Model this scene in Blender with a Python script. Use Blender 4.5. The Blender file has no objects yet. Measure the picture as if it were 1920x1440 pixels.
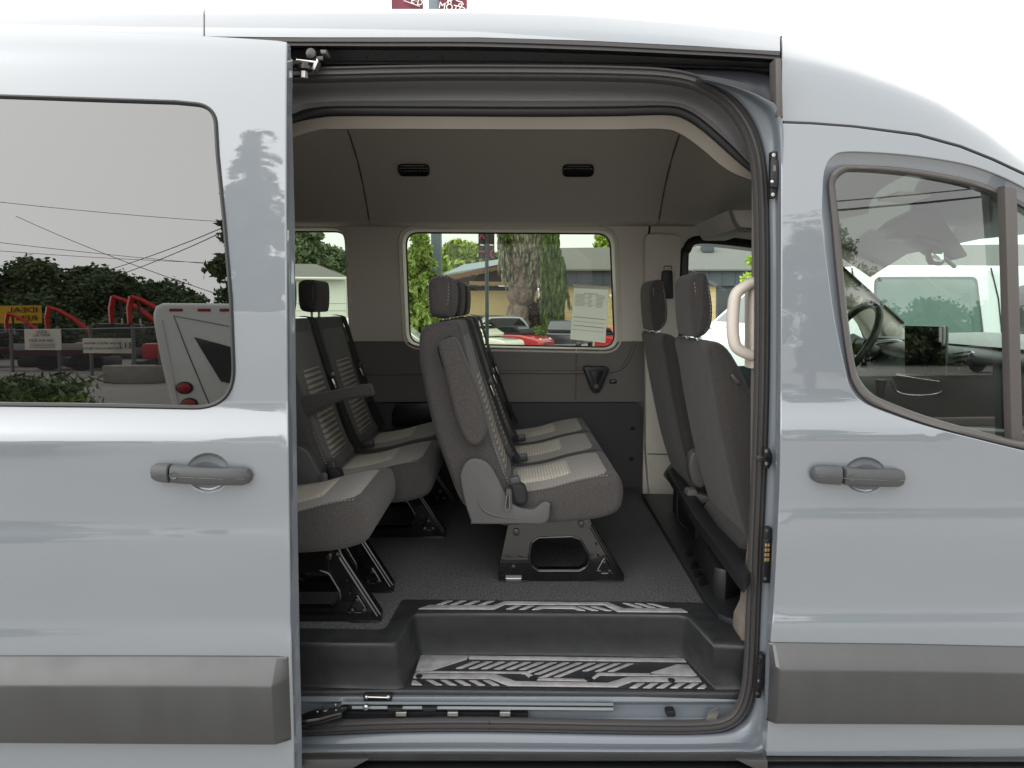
import bpy, bmesh, math, random
import numpy as np
from mathutils import Vector, Matrix
from mathutils.geometry import delaunay_2d_cdt
random.seed(7)
R = math.radians
sc = bpy.context.scene
C = sc.collection

# ------------------------------------------------------------------ camera
F = 1331.0                       # focal length in pixels of a 1920 px wide frame
TH = R(6.2)                      # looking slightly down
CAM = Vector((0.0, -1.75, 1.63))
cd = bpy.data.cameras.new('camera'); cam = bpy.data.objects.new('camera', cd); C.objects.link(cam)
cd.sensor_width = 36.0; cd.lens = F/1920*36.0; cd.clip_start = 0.05; cd.clip_end = 1000
cam.location = CAM; cam.rotation_euler = (R(90)-TH, 0, 0)
sc.camera = cam

# ------------------------------------------------------------------ light
SUN_EL, SUN_AZ = 36, 230         # soft bright overcast, brighter side behind the camera
w = bpy.data.worlds.new('World'); sc.world = w; w.use_nodes = True
nt = w.node_tree; nt.nodes.clear()
sky = nt.nodes.new('ShaderNodeTexSky'); sky.sky_type = 'NISHITA'; sky.sun_disc = False
sky.sun_elevation = R(SUN_EL); sky.sun_rotation = R(SUN_AZ); sky.dust_density = 4.0; sky.air_density = 1.0
hs = nt.nodes.new('ShaderNodeHueSaturation'); hs.inputs['Saturation'].default_value = 0.10
mx = nt.nodes.new('ShaderNodeMix'); mx.data_type = 'RGBA'; mx.inputs[0].default_value = 0.78
mx.inputs[7].default_value = (11.6, 11.7, 11.5, 1)       # the cloud deck
bg = nt.nodes.new('ShaderNodeBackground'); bg.inputs['Strength'].default_value = 0.10
wo = nt.nodes.new('ShaderNodeOutputWorld')
nt.links.new(sky.outputs[0], hs.inputs['Color']); nt.links.new(hs.outputs[0], mx.inputs[6])
nt.links.new(mx.outputs[2], bg.inputs['Color']); nt.links.new(bg.outputs[0], wo.inputs['Surface'])
sl = bpy.data.lights.new('sun', 'SUN'); sl.energy = 1.5; sl.angle = R(110); sl.color = (1, .985, .965)
so = bpy.data.objects.new('sun', sl); C.objects.link(so)
so.rotation_euler = (R(90-SUN_EL), 0, R(-50)); so.location = (0, -5, 12)
sc.view_settings.view_transform = 'Standard'; sc.view_settings.look = 'None'
sc.view_settings.exposure = 0.80; sc.view_settings.gamma = 1.0; sc.view_settings.use_curve_mapping = False
sc.cycles.use_denoising = True
sc.cycles.max_bounces = 10; sc.cycles.diffuse_bounces = 5; sc.cycles.glossy_bounces = 5
sc.cycles.transparent_max_bounces = 16; sc.cycles.caustics_reflective = False; sc.cycles.caustics_refractive = False
sc.cycles.sample_clamp_indirect = 6

# ------------------------------------------------------------------ unprojection helpers
def ray(px, py):
    a = (px-960)/F; b = (720-py)/F
    return Vector((a, math.cos(TH)+b*math.sin(TH), -math.sin(TH)+b*math.cos(TH)))
def P(px, py, Y):
    d = ray(px, py); return CAM + d*((Y-CAM.y)/d.y)
def PZ(px, py, Z):
    d = ray(px, py); return CAM + d*((Z-CAM.z)/d.z)
def xz(px, py, Y):
    v = P(px, py, Y); return (v.x, v.z)
def PP(pts, Y): return [P(a, b, Y) for a, b in pts]
def XZ(pts, Y): return [xz(a, b, Y) for a, b in pts]

# ------------------------------------------------------------------ scene graph helpers
def lin(c):
    return tuple(((v/255/12.92) if v/255 <= .04045 else ((v/255+.055)/1.055)**2.4) for v in c)
def thing(name, label, cat, loc=(0, 0, 0), group=None):
    o = bpy.data.objects.new(name, None); C.objects.link(o); o.location = loc; o.empty_display_size = .1
    o['label'] = label; o['category'] = cat
    if group: o['group'] = group
    return o
def tag(o, label, cat, group=None, kind=None):
    if label: o['label'] = label
    if cat: o['category'] = cat
    if group: o['group'] = group
    if kind: o['kind'] = kind
    return o
def attach(o, parent):
    if parent is not None:
        o.parent = parent
        o.matrix_parent_inverse = world_of(parent).inverted()
def world_of(o):
    m = Matrix.LocRotScale(o.location, o.rotation_euler, o.scale)
    if o.parent is not None: m = world_of(o.parent) @ o.matrix_parent_inverse @ m
    return m
def link(name, me, mat, parent, label=None):
    o = bpy.data.objects.new(name, me); C.objects.link(o)
    if mat is not None and not me.materials: me.materials.append(mat)
    attach(o, parent)
    if label: o['label'] = label
    return o
def again(o, loc, parent, rot=None, scale=None):
    c = o.copy(); C.objects.link(c); c.parent = None; c.matrix_parent_inverse = Matrix()
    c.location = loc
    if rot: c.rotation_euler = rot
    if scale: c.scale = scale
    attach(c, parent); return c
def mesh(name, vs, fs, mat, parent=None, smooth=True, normals=None, label=None, angle=None):
    me = bpy.data.meshes.new(name); me.from_pydata([tuple(v) for v in vs], [], fs); me.update()
    if smooth:
        me.polygons.foreach_set('use_smooth', [True]*len(me.polygons))
        if normals is not None: me.normals_split_custom_set_from_vertices([tuple(n) for n in normals])
        elif angle is not None: me.set_sharp_from_angle(angle=R(angle))
    return link(name, me, mat, parent, label)
def fixn(o):
    bm = bmesh.new(); bm.from_mesh(o.data); bmesh.ops.recalc_face_normals(bm, faces=bm.faces); bm.to_mesh(o.data); bm.free(); return o
def crom(pts, n=6, closed=False):
    pts = [Vector(p) for p in pts]; m = len(pts); out = []
    rng = range(m) if closed else range(m-1)
    for i in rng:
        if closed: a, b, c, d = pts[i-1], pts[i], pts[(i+1) % m], pts[(i+2) % m]
        else: a, b, c, d = pts[max(i-1, 0)], pts[i], pts[i+1], pts[min(i+2, m-1)]
        for k in range(n):
            t = k/n
            out.append(.5*((2*b)+(c-a)*t+(2*a-5*b+4*c-d)*t*t+(3*b-a-3*c+d)*t**3))
    if not closed: out.append(pts[-1].copy())
    return out
def rpoly(pts, r, n=5):
    m = len(pts); out = []
    rs = r if isinstance(r, (list, tuple)) else [r]*m
    for i in range(m):
        p = Vector(pts[i]).to_2d(); a = Vector(pts[i-1]).to_2d(); b = Vector(pts[(i+1) % m]).to_2d()
        if rs[i] <= 0: out.append((p.x, p.y)); continue
        u = (a-p); v = (b-p); la, lb = u.length, v.length; u /= la; v /= lb
        ang = math.acos(max(-1, min(1, u.dot(v)))); d = min(rs[i]/max(math.tan(ang/2), 1e-4), la*.48, lb*.48)
        q0 = p+u*d; q1 = p+v*d
        for k in range(n+1):
            t = k/n; q = q0*(1-t)**2+p*2*t*(1-t)+q1*t*t; out.append((q.x, q.y))
    return out
def inside(pt, poly):
    x, y = pt; r = False; j = len(poly)-1
    for i in range(len(poly)):
        xi, yi = poly[i]; xj, yj = poly[j]
        if (yi > y) != (yj > y) and x < (xj-xi)*(y-yi)/(yj-yi)+xi: r = not r
        j = i
    return r
def resample(loop, step):
    out = []
    for i in range(len(loop)):
        a = Vector(loop[i]).to_2d(); b = Vector(loop[(i+1) % len(loop)]).to_2d()
        n = max(1, int((b-a).length/step))
        for k in range(n):
            q = a.lerp(b, k/n); out.append((q.x, q.y))
    return out
def area2(l): return .5*sum(l[i-1][0]*l[i][1]-l[i][0]*l[i-1][1] for i in range(len(l)))
def skin(name, outer, holes, Yf, mat, parent, step=.05, thick=.012, rim=.0025, rim_holes=True, rim_outer=True, label=None):
    """A sheet y = Yf(x, z) facing the camera, cut by loops in the x-z plane, with rolled edges."""
    loops = [resample(outer, step)]+[resample(h, step) for h in holes]
    vs = []; es = []
    for lp in loops:
        s = len(vs); vs += [Vector(p) for p in lp]; es += [(s+i, s+(i+1) % len(lp)) for i in range(len(lp))]
    xs = [v.x for v in vs]; zs = [v.y for v in vs]
    nx = int((max(xs)-min(xs))/step)+1; nz = int((max(zs)-min(zs))/step)+1
    for i in range(nx+1):
        for j in range(nz+1):
            p = (min(xs)+(i+.37)*step, min(zs)+(j+.41)*step)
            if inside(p, loops[0]) and not any(inside(p, h) for h in loops[1:]): vs.append(Vector(p))
    V, E, Fc, _, _, _ = delaunay_2d_cdt(vs, es, [], 0, 1e-6)
    fs = []
    for f in Fc:
        c = (sum(V[i].x for i in f)/3, sum(V[i].y for i in f)/3)
        if inside(c, loops[0]) and not any(inside(c, h) for h in loops[1:]): fs.append(list(f))
    def nrm(x, z):
        e = 1.5e-3
        return Vector(((Yf(x+e, z)-Yf(x-e, z))/(2*e), -1, (Yf(x, z+e)-Yf(x, z-e))/(2*e))).normalized()
    verts = [Vector((v.x, Yf(v.x, v.y), v.y)) for v in V]; nor = [nrm(v.x, v.y) for v in V]
    # orient all faces to the camera
    out = []
    for f in fs:
        a, b, c = (verts[i] for i in f)
        if (b-a).cross(c-a).y > 0: f = f[::-1]
        out.append(f)
    for li, lp in enumerate(loops):
        if (li == 0 and not rim_outer) or (li > 0 and not rim_holes): continue
        if (area2(lp) < 0) == (li == 0): lp = lp[::-1]
        m = len(lp); ring = []
        for i in range(m):
            a = Vector(lp[i-1]); b = Vector(lp[(i+1) % m]); t = (b-a); t = t.normalized() if t.length > 1e-9 else Vector((1, 0))
            ring.append((Vector(lp[i]), Vector((t.y, -t.x))))
        prev = None
        for k in range(6):
            ids = []
            for p, n in ring:
                s = nrm(p.x, p.y); q = Vector((p.x, Yf(p.x, p.y), p.y)); n3 = Vector((n.x, 0, n.y))
                if k < 5:
                    a = k/4*math.pi/2
                    q = q+n3*rim*math.sin(a)-s*rim*(1-math.cos(a)); nn = s*math.cos(a)+n3*math.sin(a)
                else:
                    q = q+n3*rim+Vector((0, thick, 0)); nn = n3
                ids.append(len(verts)); verts.append(q); nor.append(nn)
            if prev:
                for i in range(m):
                    j = (i+1) % m; q4 = [prev[i], prev[j], ids[j], ids[i]]
                    a, b, c, d = (verts[v] for v in q4)
                    if (c-a).cross(d-b).dot(nor[q4[0]]+nor[q4[2]]) < 0: q4 = q4[::-1]
                    out.append(q4)
            prev = ids
    used = sorted({i for f in out for i in f}); mp = {a: b for b, a in enumerate(used)}
    verts = [verts[i] for i in used]; nor = [nor[i] for i in used]; out = [[mp[i] for i in f] for f in out]
    return mesh(name, verts, out, mat, parent, normals=nor, label=label)
def loft(name, rows, mat, parent=None, closed_u=False, closed_v=False, smooth=True, angle=50, label=None, cap=False):
    n = len(rows[0]); vs = [v for r in rows for v in r]; fs = []
    for i in range(len(rows)-(0 if closed_v else 1)):
        a = i*n; b = ((i+1) % len(rows))*n
        for k in range(n-(0 if closed_u else 1)):
            l = (k+1) % n; fs.append([a+k, a+l, b+l, b+k])
    if cap:
        fs.append(list(range(n))[::-1]); fs.append([(len(rows)-1)*n+k for k in range(n)])
    return fixn(mesh(name, vs, fs, mat, parent, smooth=smooth, angle=angle, label=label))
def pair_loft(name, A, B, prof, mat, parent, n=5, closed=False, angle=60, label=None):
    """A, B: paired px points; prof: list of (t, depth y) across."""
    A = crom([(a[0], a[1], 0) for a in A], n, closed); B = crom([(b[0], b[1], 0) for b in B], n, closed)
    rows = []
    for t, y in prof:
        rows.append([P(a.x+(b.x-a.x)*t, a.y+(b.y-a.y)*t, y) for a, b in zip(A, B)])
    return loft(name, rows, mat, parent, closed_u=closed, angle=angle, label=label)
def tube(name, pts, r, mat, parent=None, n=8, closed=False, label=None, flat=None):
    pts = [Vector(p) for p in pts]; m = len(pts); rows = []
    rs = r if isinstance(r, (list, tuple)) else [r]*m
    t0 = (pts[1]-pts[0]).normalized(); ref = Vector((0, 0, 1)) if abs(t0.z) < .9 else Vector((1, 0, 0))
    u = t0.cross(ref).normalized()
    for i in range(m):
        if closed: t = (pts[(i+1) % m]-pts[i-1])
        else: t = pts[min(i+1, m-1)]-pts[max(i-1, 0)]
        t.normalize(); u = (u-t*u.dot(t)).normalized(); v = t.cross(u)
        rows.append([pts[i]+(u*math.cos(2*math.pi*k/n)+v*math.sin(2*math.pi*k/n))*rs[i] for k in range(n)])
    return loft(name, rows, mat, parent, closed_u=True, closed_v=closed, cap=not closed, label=label)
def sweep(name, pts, prof, mat, parent=None, closed=False, closed_prof=True, angle=40, label=None):
    """profile (u, v): u sideways in the x-z plane, v towards the camera (-y)."""
    pts = [Vector(p) for p in pts]; m = len(pts); rows = []
    for i in range(m):
        t = (pts[(i+1) % m]-pts[i-1]) if closed else pts[min(i+1, m-1)]-pts[max(i-1, 0)]
        t.y = 0; t.normalize(); nn = Vector((t.z, 0, -t.x))
        rows.append([pts[i]+nn*a+Vector((0, -b, 0)) for a, b in prof])
    return loft(name, rows, mat, parent, closed_u=closed_prof, closed_v=closed, angle=angle, cap=(closed_prof and not closed), label=label)
def ribbon(name, pts, wid, wdir, th, mat, parent=None, label=None):
    wd = Vector(wdir).normalized(); rows = []
    pts = [Vector(p) for p in pts]; m = len(pts)
    for i in range(m):
        t = (pts[min(i+1, m-1)]-pts[max(i-1, 0)]).normalized(); nn = t.cross(wd).normalized()
        rows.append([pts[i]+wd*(wid/2*s)+nn*(th/2*q) for s, q in ((-1, -1), (1, -1), (1, 1), (-1, 1))])
    return loft(name, rows, mat, parent, closed_u=True, cap=True, smooth=True, angle=40, label=label)
def pillow(name, outl, y0, y1, r, mat, parent=None, n=4, bulge=0.0, label=None, r1=None, step=.03):
    """Soft block: outline in x-z, extruded from y0 to y1 with rounded shoulders."""
    o = resample(outl, step); 
    if area2(o) < 0: o = o[::-1]
    m = len(o); nn = []
    for i in range(m):
        a = Vector(o[i-1]); b = Vector(o[(i+1) % m]); t = (b-a).normalized(); nn.append(Vector((t.y, -t.x)))
    nn = [((nn[i-1]+nn[i]*2+nn[(i+1) % m])).normalized() for i in range(m)]
    r1 = r if r1 is None else r1
    lim = []
    for i in range(m):
        p = Vector(o[i]); d = -nn[i]; best = 9.0
        for j in range(m):
            if j == i or (j+1) % m == i or j == (i+1) % m or j == i-1: continue
            a = Vector(o[j]); b = Vector(o[(j+1) % m]); e = b-a; den = d.x*e.y-d.y*e.x
            if abs(den) < 1e-9: continue
            t = ((a.x-p.x)*e.y-(a.y-p.y)*e.x)/den; u = ((a.x-p.x)*d.y-(a.y-p.y)*d.x)/den
            if t > 1e-4 and -.01 <= u <= 1.01: best = min(best, t)
        for kk in (1, 2):
            a = Vector(o[i-kk]); b = Vector(o[(i+kk) % m]); c_ = p-a; e_ = b-p; cr = c_.x*e_.y-c_.y*e_.x
            if cr > 1e-9:
                Rc = c_.length*e_.length*(b-a).length/(2*cr); best = min(best, Rc*1.7)
        lim.append(best*.40)
    for _ in range(6): lim = [min(lim[i], (lim[i-1]+lim[i]*2+lim[(i+1) % m])/4) for i in range(m)]
    rows = []
    for k in range(n+1):
        a = k/n*math.pi/2; ins = 1-math.sin(a); y = y0+r*(1-math.cos(a))
        rows.append([Vector((o[i][0]-nn[i].x*ins*min(r, lim[i]), y, o[i][1]-nn[i].y*ins*min(r, lim[i]))) for i in range(m)])
    for k in range(n+1):
        a = (1-k/n)*math.pi/2; ins = 1-math.sin(a); y = y1-r1*(1-math.cos(a))
        rows.append([Vector((o[i][0]-nn[i].x*ins*min(r1, lim[i]), y, o[i][1]-nn[i].y*ins*min(r1, lim[i]))) for i in range(m)])
    for ri_ in range(len(rows)):
        dd_ = min(ri_, len(rows)-1-ri_); its = max(0, 4-dd_*2)
        for _ in range(its):
            rr = rows[ri_]; rows[ri_] = [(rr[k-1]+rr[k]*2+rr[(k+1) % m])/4 for k in range(m)]
    vs = [v for rr in rows for v in rr]; fs = []
    for i in range(len(rows)-1):
        for k in range(m):
            l = (k+1) % m; fs.append([i*m+k, i*m+l, (i+1)*m+l, (i+1)*m+k])
    for e, (ri, sg, yy) in enumerate(((0, -1, y0), (len(rows)-1, 1, y1))):
        if bulge == 0: fs.append([ri*m+k for k in range(m)]); continue
        c = sum((v for v in rows[ri]), Vector())/m
        prev = [ri*m+k for k in range(m)]
        for s in (.88, .7, .48, .25):
            ids = []
            for k in range(m):
                v = rows[ri][k].lerp(c, 1-s); v.y = yy+sg*bulge*(1-s*s); ids.append(len(vs)); vs.append(v)
            for k in range(m):
                l = (k+1) % m; fs.append([prev[k], prev[l], ids[l], ids[k]])
            prev = ids
        c2 = c.copy(); c2.y = yy+sg*bulge; ci = len(vs); vs.append(c2)
        for k in range(m): fs.append([prev[k], prev[(k+1) % m], ci])
    return fixn(mesh(name, vs, fs, mat, parent, angle=None, label=label))
def box(name, c, s, mat, parent=None, bev=.004, rot=(0, 0, 0), seg=2, label=None):
    bm = bmesh.new(); bmesh.ops.create_cube(bm, size=1)
    bmesh.ops.scale(bm, vec=s, verts=bm.verts)
    if bev: bmesh.ops.bevel(bm, geom=list(bm.edges), offset=min(bev, min(s)*.45), segments=seg, affect='EDGES', profile=.5)
    M_ = Matrix.LocRotScale(Vector(c), None, None) @ Matrix.Rotation(rot[2], 4, 'Z') @ Matrix.Rotation(rot[1], 4, 'Y') @ Matrix.Rotation(rot[0], 4, 'X')
    bmesh.ops.transform(bm, matrix=M_, verts=bm.verts)
    me = bpy.data.meshes.new(name); bm.to_mesh(me); bm.free()
    me.polygons.foreach_set('use_smooth', [True]*len(me.polygons)); me.set_sharp_from_angle(angle=R(35))
    return link(name, me, mat, parent, label)
def prism(name, pts, y0, y1, mat, parent=None, bev=.002, label=None, seg=2):
    """polygon in x-z extruded between y0 and y1, edges bevelled"""
    bm = bmesh.new(); p = pts if area2(pts) > 0 else pts[::-1]
    f0 = bm.faces.new([bm.verts.new((a, y0, b)) for a, b in p])
    r = bmesh.ops.extrude_face_region(bm, geom=[f0]); 
    for v in [g for g in r['geom'] if isinstance(g, bmesh.types.BMVert)]: v.co.y = y1
    bmesh.ops.recalc_face_normals(bm, faces=bm.faces)
    if bev:
        ed = [e for e in bm.edges if all(abs(v.co.y-y0) < 1e-6 for v in e.verts)]
        bmesh.ops.bevel(bm, geom=ed, offset=bev, segments=seg, affect='EDGES', profile=.5)
    me = bpy.data.meshes.new(name); bm.to_mesh(me); bm.free()
    me.polygons.foreach_set('use_smooth', [True]*len(me.polygons)); me.set_sharp_from_angle(angle=R(30))
    return link(name, me, mat, parent, label)
def solid(name, poly, vec, mat, parent=None, bev=0, label=None, angle=30):
    """any planar 3-D polygon extruded along vec"""
    bm = bmesh.new(); f0 = bm.faces.new([bm.verts.new(p) for p in poly]); vec = Vector(vec)
    r = bmesh.ops.extrude_face_region(bm, geom=[f0]); nv = [g for g in r['geom'] if isinstance(g, bmesh.types.BMVert)]
    bmesh.ops.translate(bm, vec=vec, verts=nv); bmesh.ops.recalc_face_normals(bm, faces=bm.faces)
    if bev: bmesh.ops.bevel(bm, geom=list(bm.edges), offset=bev, segments=2, affect='EDGES', profile=.5, clamp_overlap=True)
    me = bpy.data.meshes.new(name); bm.to_mesh(me); bm.free()
    me.polygons.foreach_set('use_smooth', [True]*len(me.polygons)); me.set_sharp_from_angle(angle=R(angle))
    return link(name, me, mat, parent, label)
def lathe(name, prof, mat, parent=None, n=14, axis='Z', loc=(0, 0, 0), label=None):
    rows = []
    for r, h in prof:
        rr = []
        for k in range(n):
            a = 2*math.pi*k/n; p = Vector((r*math.cos(a), r*math.sin(a), h))
            if axis == 'Y': p = Vector((p.x, -p.z, p.y))      # pointing at the camera
            if axis == 'X': p = Vector((p.z, p.x, p.y))
            rr.append(p+Vector((0, 0, 0)))
        rows.append(rr)
    o = loft(name, rows, mat, None, closed_u=True, cap=True, angle=40)
    o.location = loc; attach(o, parent)
    if label: o['label'] = label
    return o
def text(name, s, size, mat, parent, loc, rot, align='CENTER', ext=.001, label=None, sx=1.0):
    cu = bpy.data.curves.new(name, 'FONT'); cu.body = s; cu.size = size; cu.align_x = align; cu.align_y = 'CENTER'; cu.extrude = ext
    cu.resolution_u = 3
    t = bpy.data.objects.new('tmp', cu); C.objects.link(t)
    dg = bpy.context.evaluated_depsgraph_get(); me = bpy.data.meshes.new_from_object(t.evaluated_get(dg))
    bpy.data.objects.remove(t)
    me.transform(Matrix.LocRotScale(Vector(loc), None, None) @ Matrix.Rotation(rot[2], 4, 'Z') @ Matrix.Rotation(rot[1], 4, 'Y') @ Matrix.Rotation(rot[0], 4, 'X') @ Matrix.Diagonal((sx, 1, 1, 1)))
    me.name = name; me.materials.clear()
    return link(name, me, mat, parent, label)

# ------------------------------------------------------------------ materials
def M(name, col, rough=.5, metal=0.0, spec=.5, coat=0.0, coat_ior=1.5, bump=None, vary=None, dirt=None, rvary=None, sheen=0, bump2=None):
    m = bpy.data.materials.new(name); m.use_nodes = True; n = m.node_tree; b = n.nodes['Principled BSDF']
    c = (*lin(col), 1)
    b.inputs['Base Color'].default_value = c; b.inputs['Roughness'].default_value = rough
    b.inputs['Metallic'].default_value = metal; b.inputs['Specular IOR Level'].default_value = spec
    b.inputs['Coat Weight'].default_value = coat; b.inputs['Coat IOR'].default_value = coat_ior; b.inputs['Coat Roughness'].default_value = .02
    if sheen: b.inputs['Sheen Weight'].default_value = sheen; b.inputs['Sheen Roughness'].default_value = .5
    tc = n.nodes.new('ShaderNodeTexCoord')
    def noise(s, d=3, stretch=None):
        t = n.nodes.new('ShaderNodeTexNoise'); t.inputs['Scale'].default_value = s; t.inputs['Detail'].default_value = d
        if stretch:
            mp = n.nodes.new('ShaderNodeMapping'); mp.inputs['Scale'].default_value = stretch
            n.links.new(tc.outputs['Object'], mp.inputs[0]); n.links.new(mp.outputs[0], t.inputs['Vector'])
        else: n.links.new(tc.outputs['Object'], t.inputs['Vector'])
        return t
    if vary:
        s, amt = vary[0], vary[1]; t = noise(s, 4, vary[2] if len(vary) > 2 else None)
        rp = n.nodes.new('ShaderNodeMapRange'); rp.inputs[1].default_value = .3; rp.inputs[2].default_value = .7
        rp.inputs[3].default_value = 1-amt; rp.inputs[4].default_value = 1+amt
        mu = n.nodes.new('ShaderNodeMix'); mu.data_type = 'RGBA'; mu.blend_type = 'MULTIPLY'; mu.inputs[0].default_value = 1
        mu.inputs[6].default_value = c
        n.links.new(t.outputs[0], rp.inputs[0]); n.links.new(rp.outputs[0], mu.inputs[7]); n.links.new(mu.outputs[2], b.inputs['Base Color'])
    if rvary:
        t = noise(rvary[0], 4); rp = n.nodes.new('ShaderNodeMapRange'); rp.inputs[1].default_value = .3; rp.inputs[2].default_value = .7
        rp.inputs[3].default_value = max(.02, rough-rvary[1]); rp.inputs[4].default_value = rough+rvary[1]
        n.links.new(t.outputs[0], rp.inputs[0]); n.links.new(rp.outputs[0], b.inputs['Roughness'])
    if bump:
        t = noise(bump[0], 2); bp = n.nodes.new('ShaderNodeBump'); bp.inputs['Strength'].default_value = bump[1]; bp.inputs['Distance'].default_value = bump[2] if len(bump) > 2 else .002
        n.links.new(t.outputs[0], bp.inputs['Height']); n.links.new(bp.outputs[0], b.inputs['Normal'])
        if bump2:
            t2 = noise(bump2[0], 2, bump2[3] if len(bump2) > 3 else None); b2 = n.nodes.new('ShaderNodeBump'); b2.inputs['Strength'].default_value = bump2[1]; b2.inputs['Distance'].default_value = bump2[2]
            n.links.new(t2.outputs[0], b2.inputs['Height']); n.links.new(b2.outputs[0], bp.inputs['Normal'])
            if coat: n.links.new(bp.outputs[0], b.inputs['Coat Normal'])
    return m
def glass(name, tint, ior, rough=0.0):
    m = bpy.data.materials.new(name); m.use_nodes = True; n = m.node_tree; n.nodes.clear()
    o = n.nodes.new('ShaderNodeOutputMaterial'); mixs = n.nodes.new('ShaderNodeMixShader')
    t = n.nodes.new('ShaderNodeBsdfTransparent'); t.inputs[0].default_value = (*tint, 1)
    g = n.nodes.new('ShaderNodeBsdfGlossy'); g.inputs['Roughness'].default_value = rough; g.inputs[0].default_value = (1, 1, 1, 1)
    f0 = ((ior-1)/(ior+1))**2
    ge = n.nodes.new('ShaderNodeNewGeometry'); dt = n.nodes.new('ShaderNodeVectorMath'); dt.operation = 'DOT_PRODUCT'
    n.links.new(ge.outputs['Normal'], dt.inputs[0]); n.links.new(ge.outputs['Incoming'], dt.inputs[1])
    def mth(op, a, b):
        q = n.nodes.new('ShaderNodeMath'); q.operation = op
        for k, v in enumerate((a, b)):
            if v is None: continue
            if isinstance(v, (int, float)): q.inputs[k].default_value = v
            else: n.links.new(v, q.inputs[k])
        return q.outputs[0]
    sch = mth('POWER', mth('SUBTRACT', 1.0, mth('ABSOLUTE', dt.outputs['Value'], None)), 5.0)
    fac = mth('ADD', mth('MULTIPLY', sch, 1-f0), f0)
    n.links.new(fac, mixs.inputs[0]); n.links.new(t.outputs[0], mixs.inputs[1]); n.links.new(g.outputs[0], mixs.inputs[2]); n.links.new(mixs.outputs[0], o.inputs[0])
    return m
def weave(name, c1, c2, sx, sy, rough=.9, dirs='YX'):
    """two-tone knitted fabric"""
    m = M(name, c1, rough, spec=.2); n = m.node_tree; b = n.nodes['Principled BSDF']; tc = n.nodes.new('ShaderNodeTexCoord')
    mp = n.nodes.new('ShaderNodeMapping'); n.links.new(tc.outputs['Object'], mp.inputs[0])
    outs = []
    for d, s in ((dirs[0], sy), (dirs[1], sx)):
        wv = n.nodes.new('ShaderNodeTexWave'); wv.wave_type = 'BANDS'; wv.bands_direction = d; wv.inputs['Scale'].default_value = s
        wv.inputs['Distortion'].default_value = .6; wv.inputs['Detail'].default_value = 1; wv.inputs['Detail Scale'].default_value = 2
        n.links.new(mp.outputs[0], wv.inputs[0]); outs.append(wv)
    mu = n.nodes.new('ShaderNodeMath'); mu.operation = 'MULTIPLY_ADD'; mu.inputs[1].default_value = .5
    n.links.new(outs[1].outputs['Fac'], mu.inputs[0]); n.links.new(outs[0].outputs['Fac'], mu.inputs[2])
    rp = n.nodes.new('ShaderNodeValToRGB'); rp.color_ramp.elements[0].position = .3; rp.color_ramp.elements[0].color = (*lin(c2), 1)
    rp.color_ramp.elements[1].position = .95; rp.color_ramp.elements[1].color = (*lin(c1), 1)
    n.links.new(mu.outputs[0], rp.inputs[0]); n.links.new(rp.outputs[0], b.inputs['Base Color'])
    bp = n.nodes.new('ShaderNodeBump'); bp.inputs['Strength'].default_value = .5; bp.inputs['Distance'].default_value = .002
    n.links.new(mu.outputs[0], bp.inputs['Height']); n.links.new(bp.outputs[0], b.inputs['Normal'])
    return m

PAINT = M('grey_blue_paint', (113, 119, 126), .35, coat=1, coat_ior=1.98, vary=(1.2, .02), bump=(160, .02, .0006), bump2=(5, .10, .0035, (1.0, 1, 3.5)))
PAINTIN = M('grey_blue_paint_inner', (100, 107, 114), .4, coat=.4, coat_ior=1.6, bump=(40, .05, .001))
SHADEPAINT = M('track_shade_grey_paint', (52, 53, 58), .4, spec=.5)  # grey paint made darker, the shade inside the door track in its colour
RUBBER = M('rubber_seal', (62, 60, 60), .5, spec=.4, bump=(300, .1, .0005))
WRUBBER = M('window_rubber', (78, 74, 72), .45, spec=.5)
GASKET = M('black_gasket', (18, 18, 20), .4)
MOLD = M('moulding_plastic', (42, 43, 44), .42, spec=1.0, bump=(500, .25, .0005), vary=(5, .10, (4, 1, .7)), rvary=(6, .10))
HANDLE = M('handle_plastic', (66, 67, 69), .42, spec=.5, bump=(700, .1, .0003))
TRIM = M('upper_trim_grey', (128, 127, 129), .5, spec=.4, bump=(250, .08, .0005))
BEIGE = M('headliner_edge', (116, 109, 100), .75, spec=.3, bump=(400, .15, .0006), vary=(8, .04))
LINER = M('headliner_fabric', (178, 172, 167), .95, spec=.15, bump=(500, .2, .0006), vary=(300, .06))
PILLAR = M('pillar_plastic', (216, 209, 199), .6, spec=.4, bump=(450, .15, .0005))
WALLP = M('lower_wall_plastic', (113, 108, 105), .6, spec=.4, bump=(450, .2, .0005))
WALLD = M('dark_wall_board', (74, 74, 76), .75, spec=.3, bump=(300, .1, .0005))
STEP = M('black_step_plastic', (36, 37, 39), .48, spec=.5, bump=(260, .6, .0009), rvary=(14, .12), vary=(28, .14), bump2=(40, .1, .001))
BLACKP = M('black_plastic', (26, 27, 30), .45, spec=.5, bump=(400, .1, .0005))
CARPET = M('grey_carpet', (88, 88, 89), 1.0, spec=.1, bump=(300, 1.0, .005), vary=(190, .7))
FAB = M('grey_seat_fabric', (100, 97, 95), .95, spec=.15, bump=(420, .6, .0014), vary=(330, .22), sheen=.15, bump2=(9, .35, .012))
FABD = M('charcoal_seat_fabric', (74, 71, 70), .95, spec=.15, bump=(420, .7, .0016), vary=(330, .3), sheen=.15, bump2=(9, .35, .012))
FABL = M('light_grey_seat_fabric', (146, 142, 138), .95, spec=.15, bump=(420, .6, .0014), vary=(330, .2), sheen=.15, bump2=(9, .35, .012))
INSERT = weave('woven_insert', (222, 215, 203), (140, 134, 127), 30, 38)
INSERTB = weave('woven_back_insert', (170, 164, 156), (108, 103, 98), .6, 15, dirs='ZY')
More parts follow.
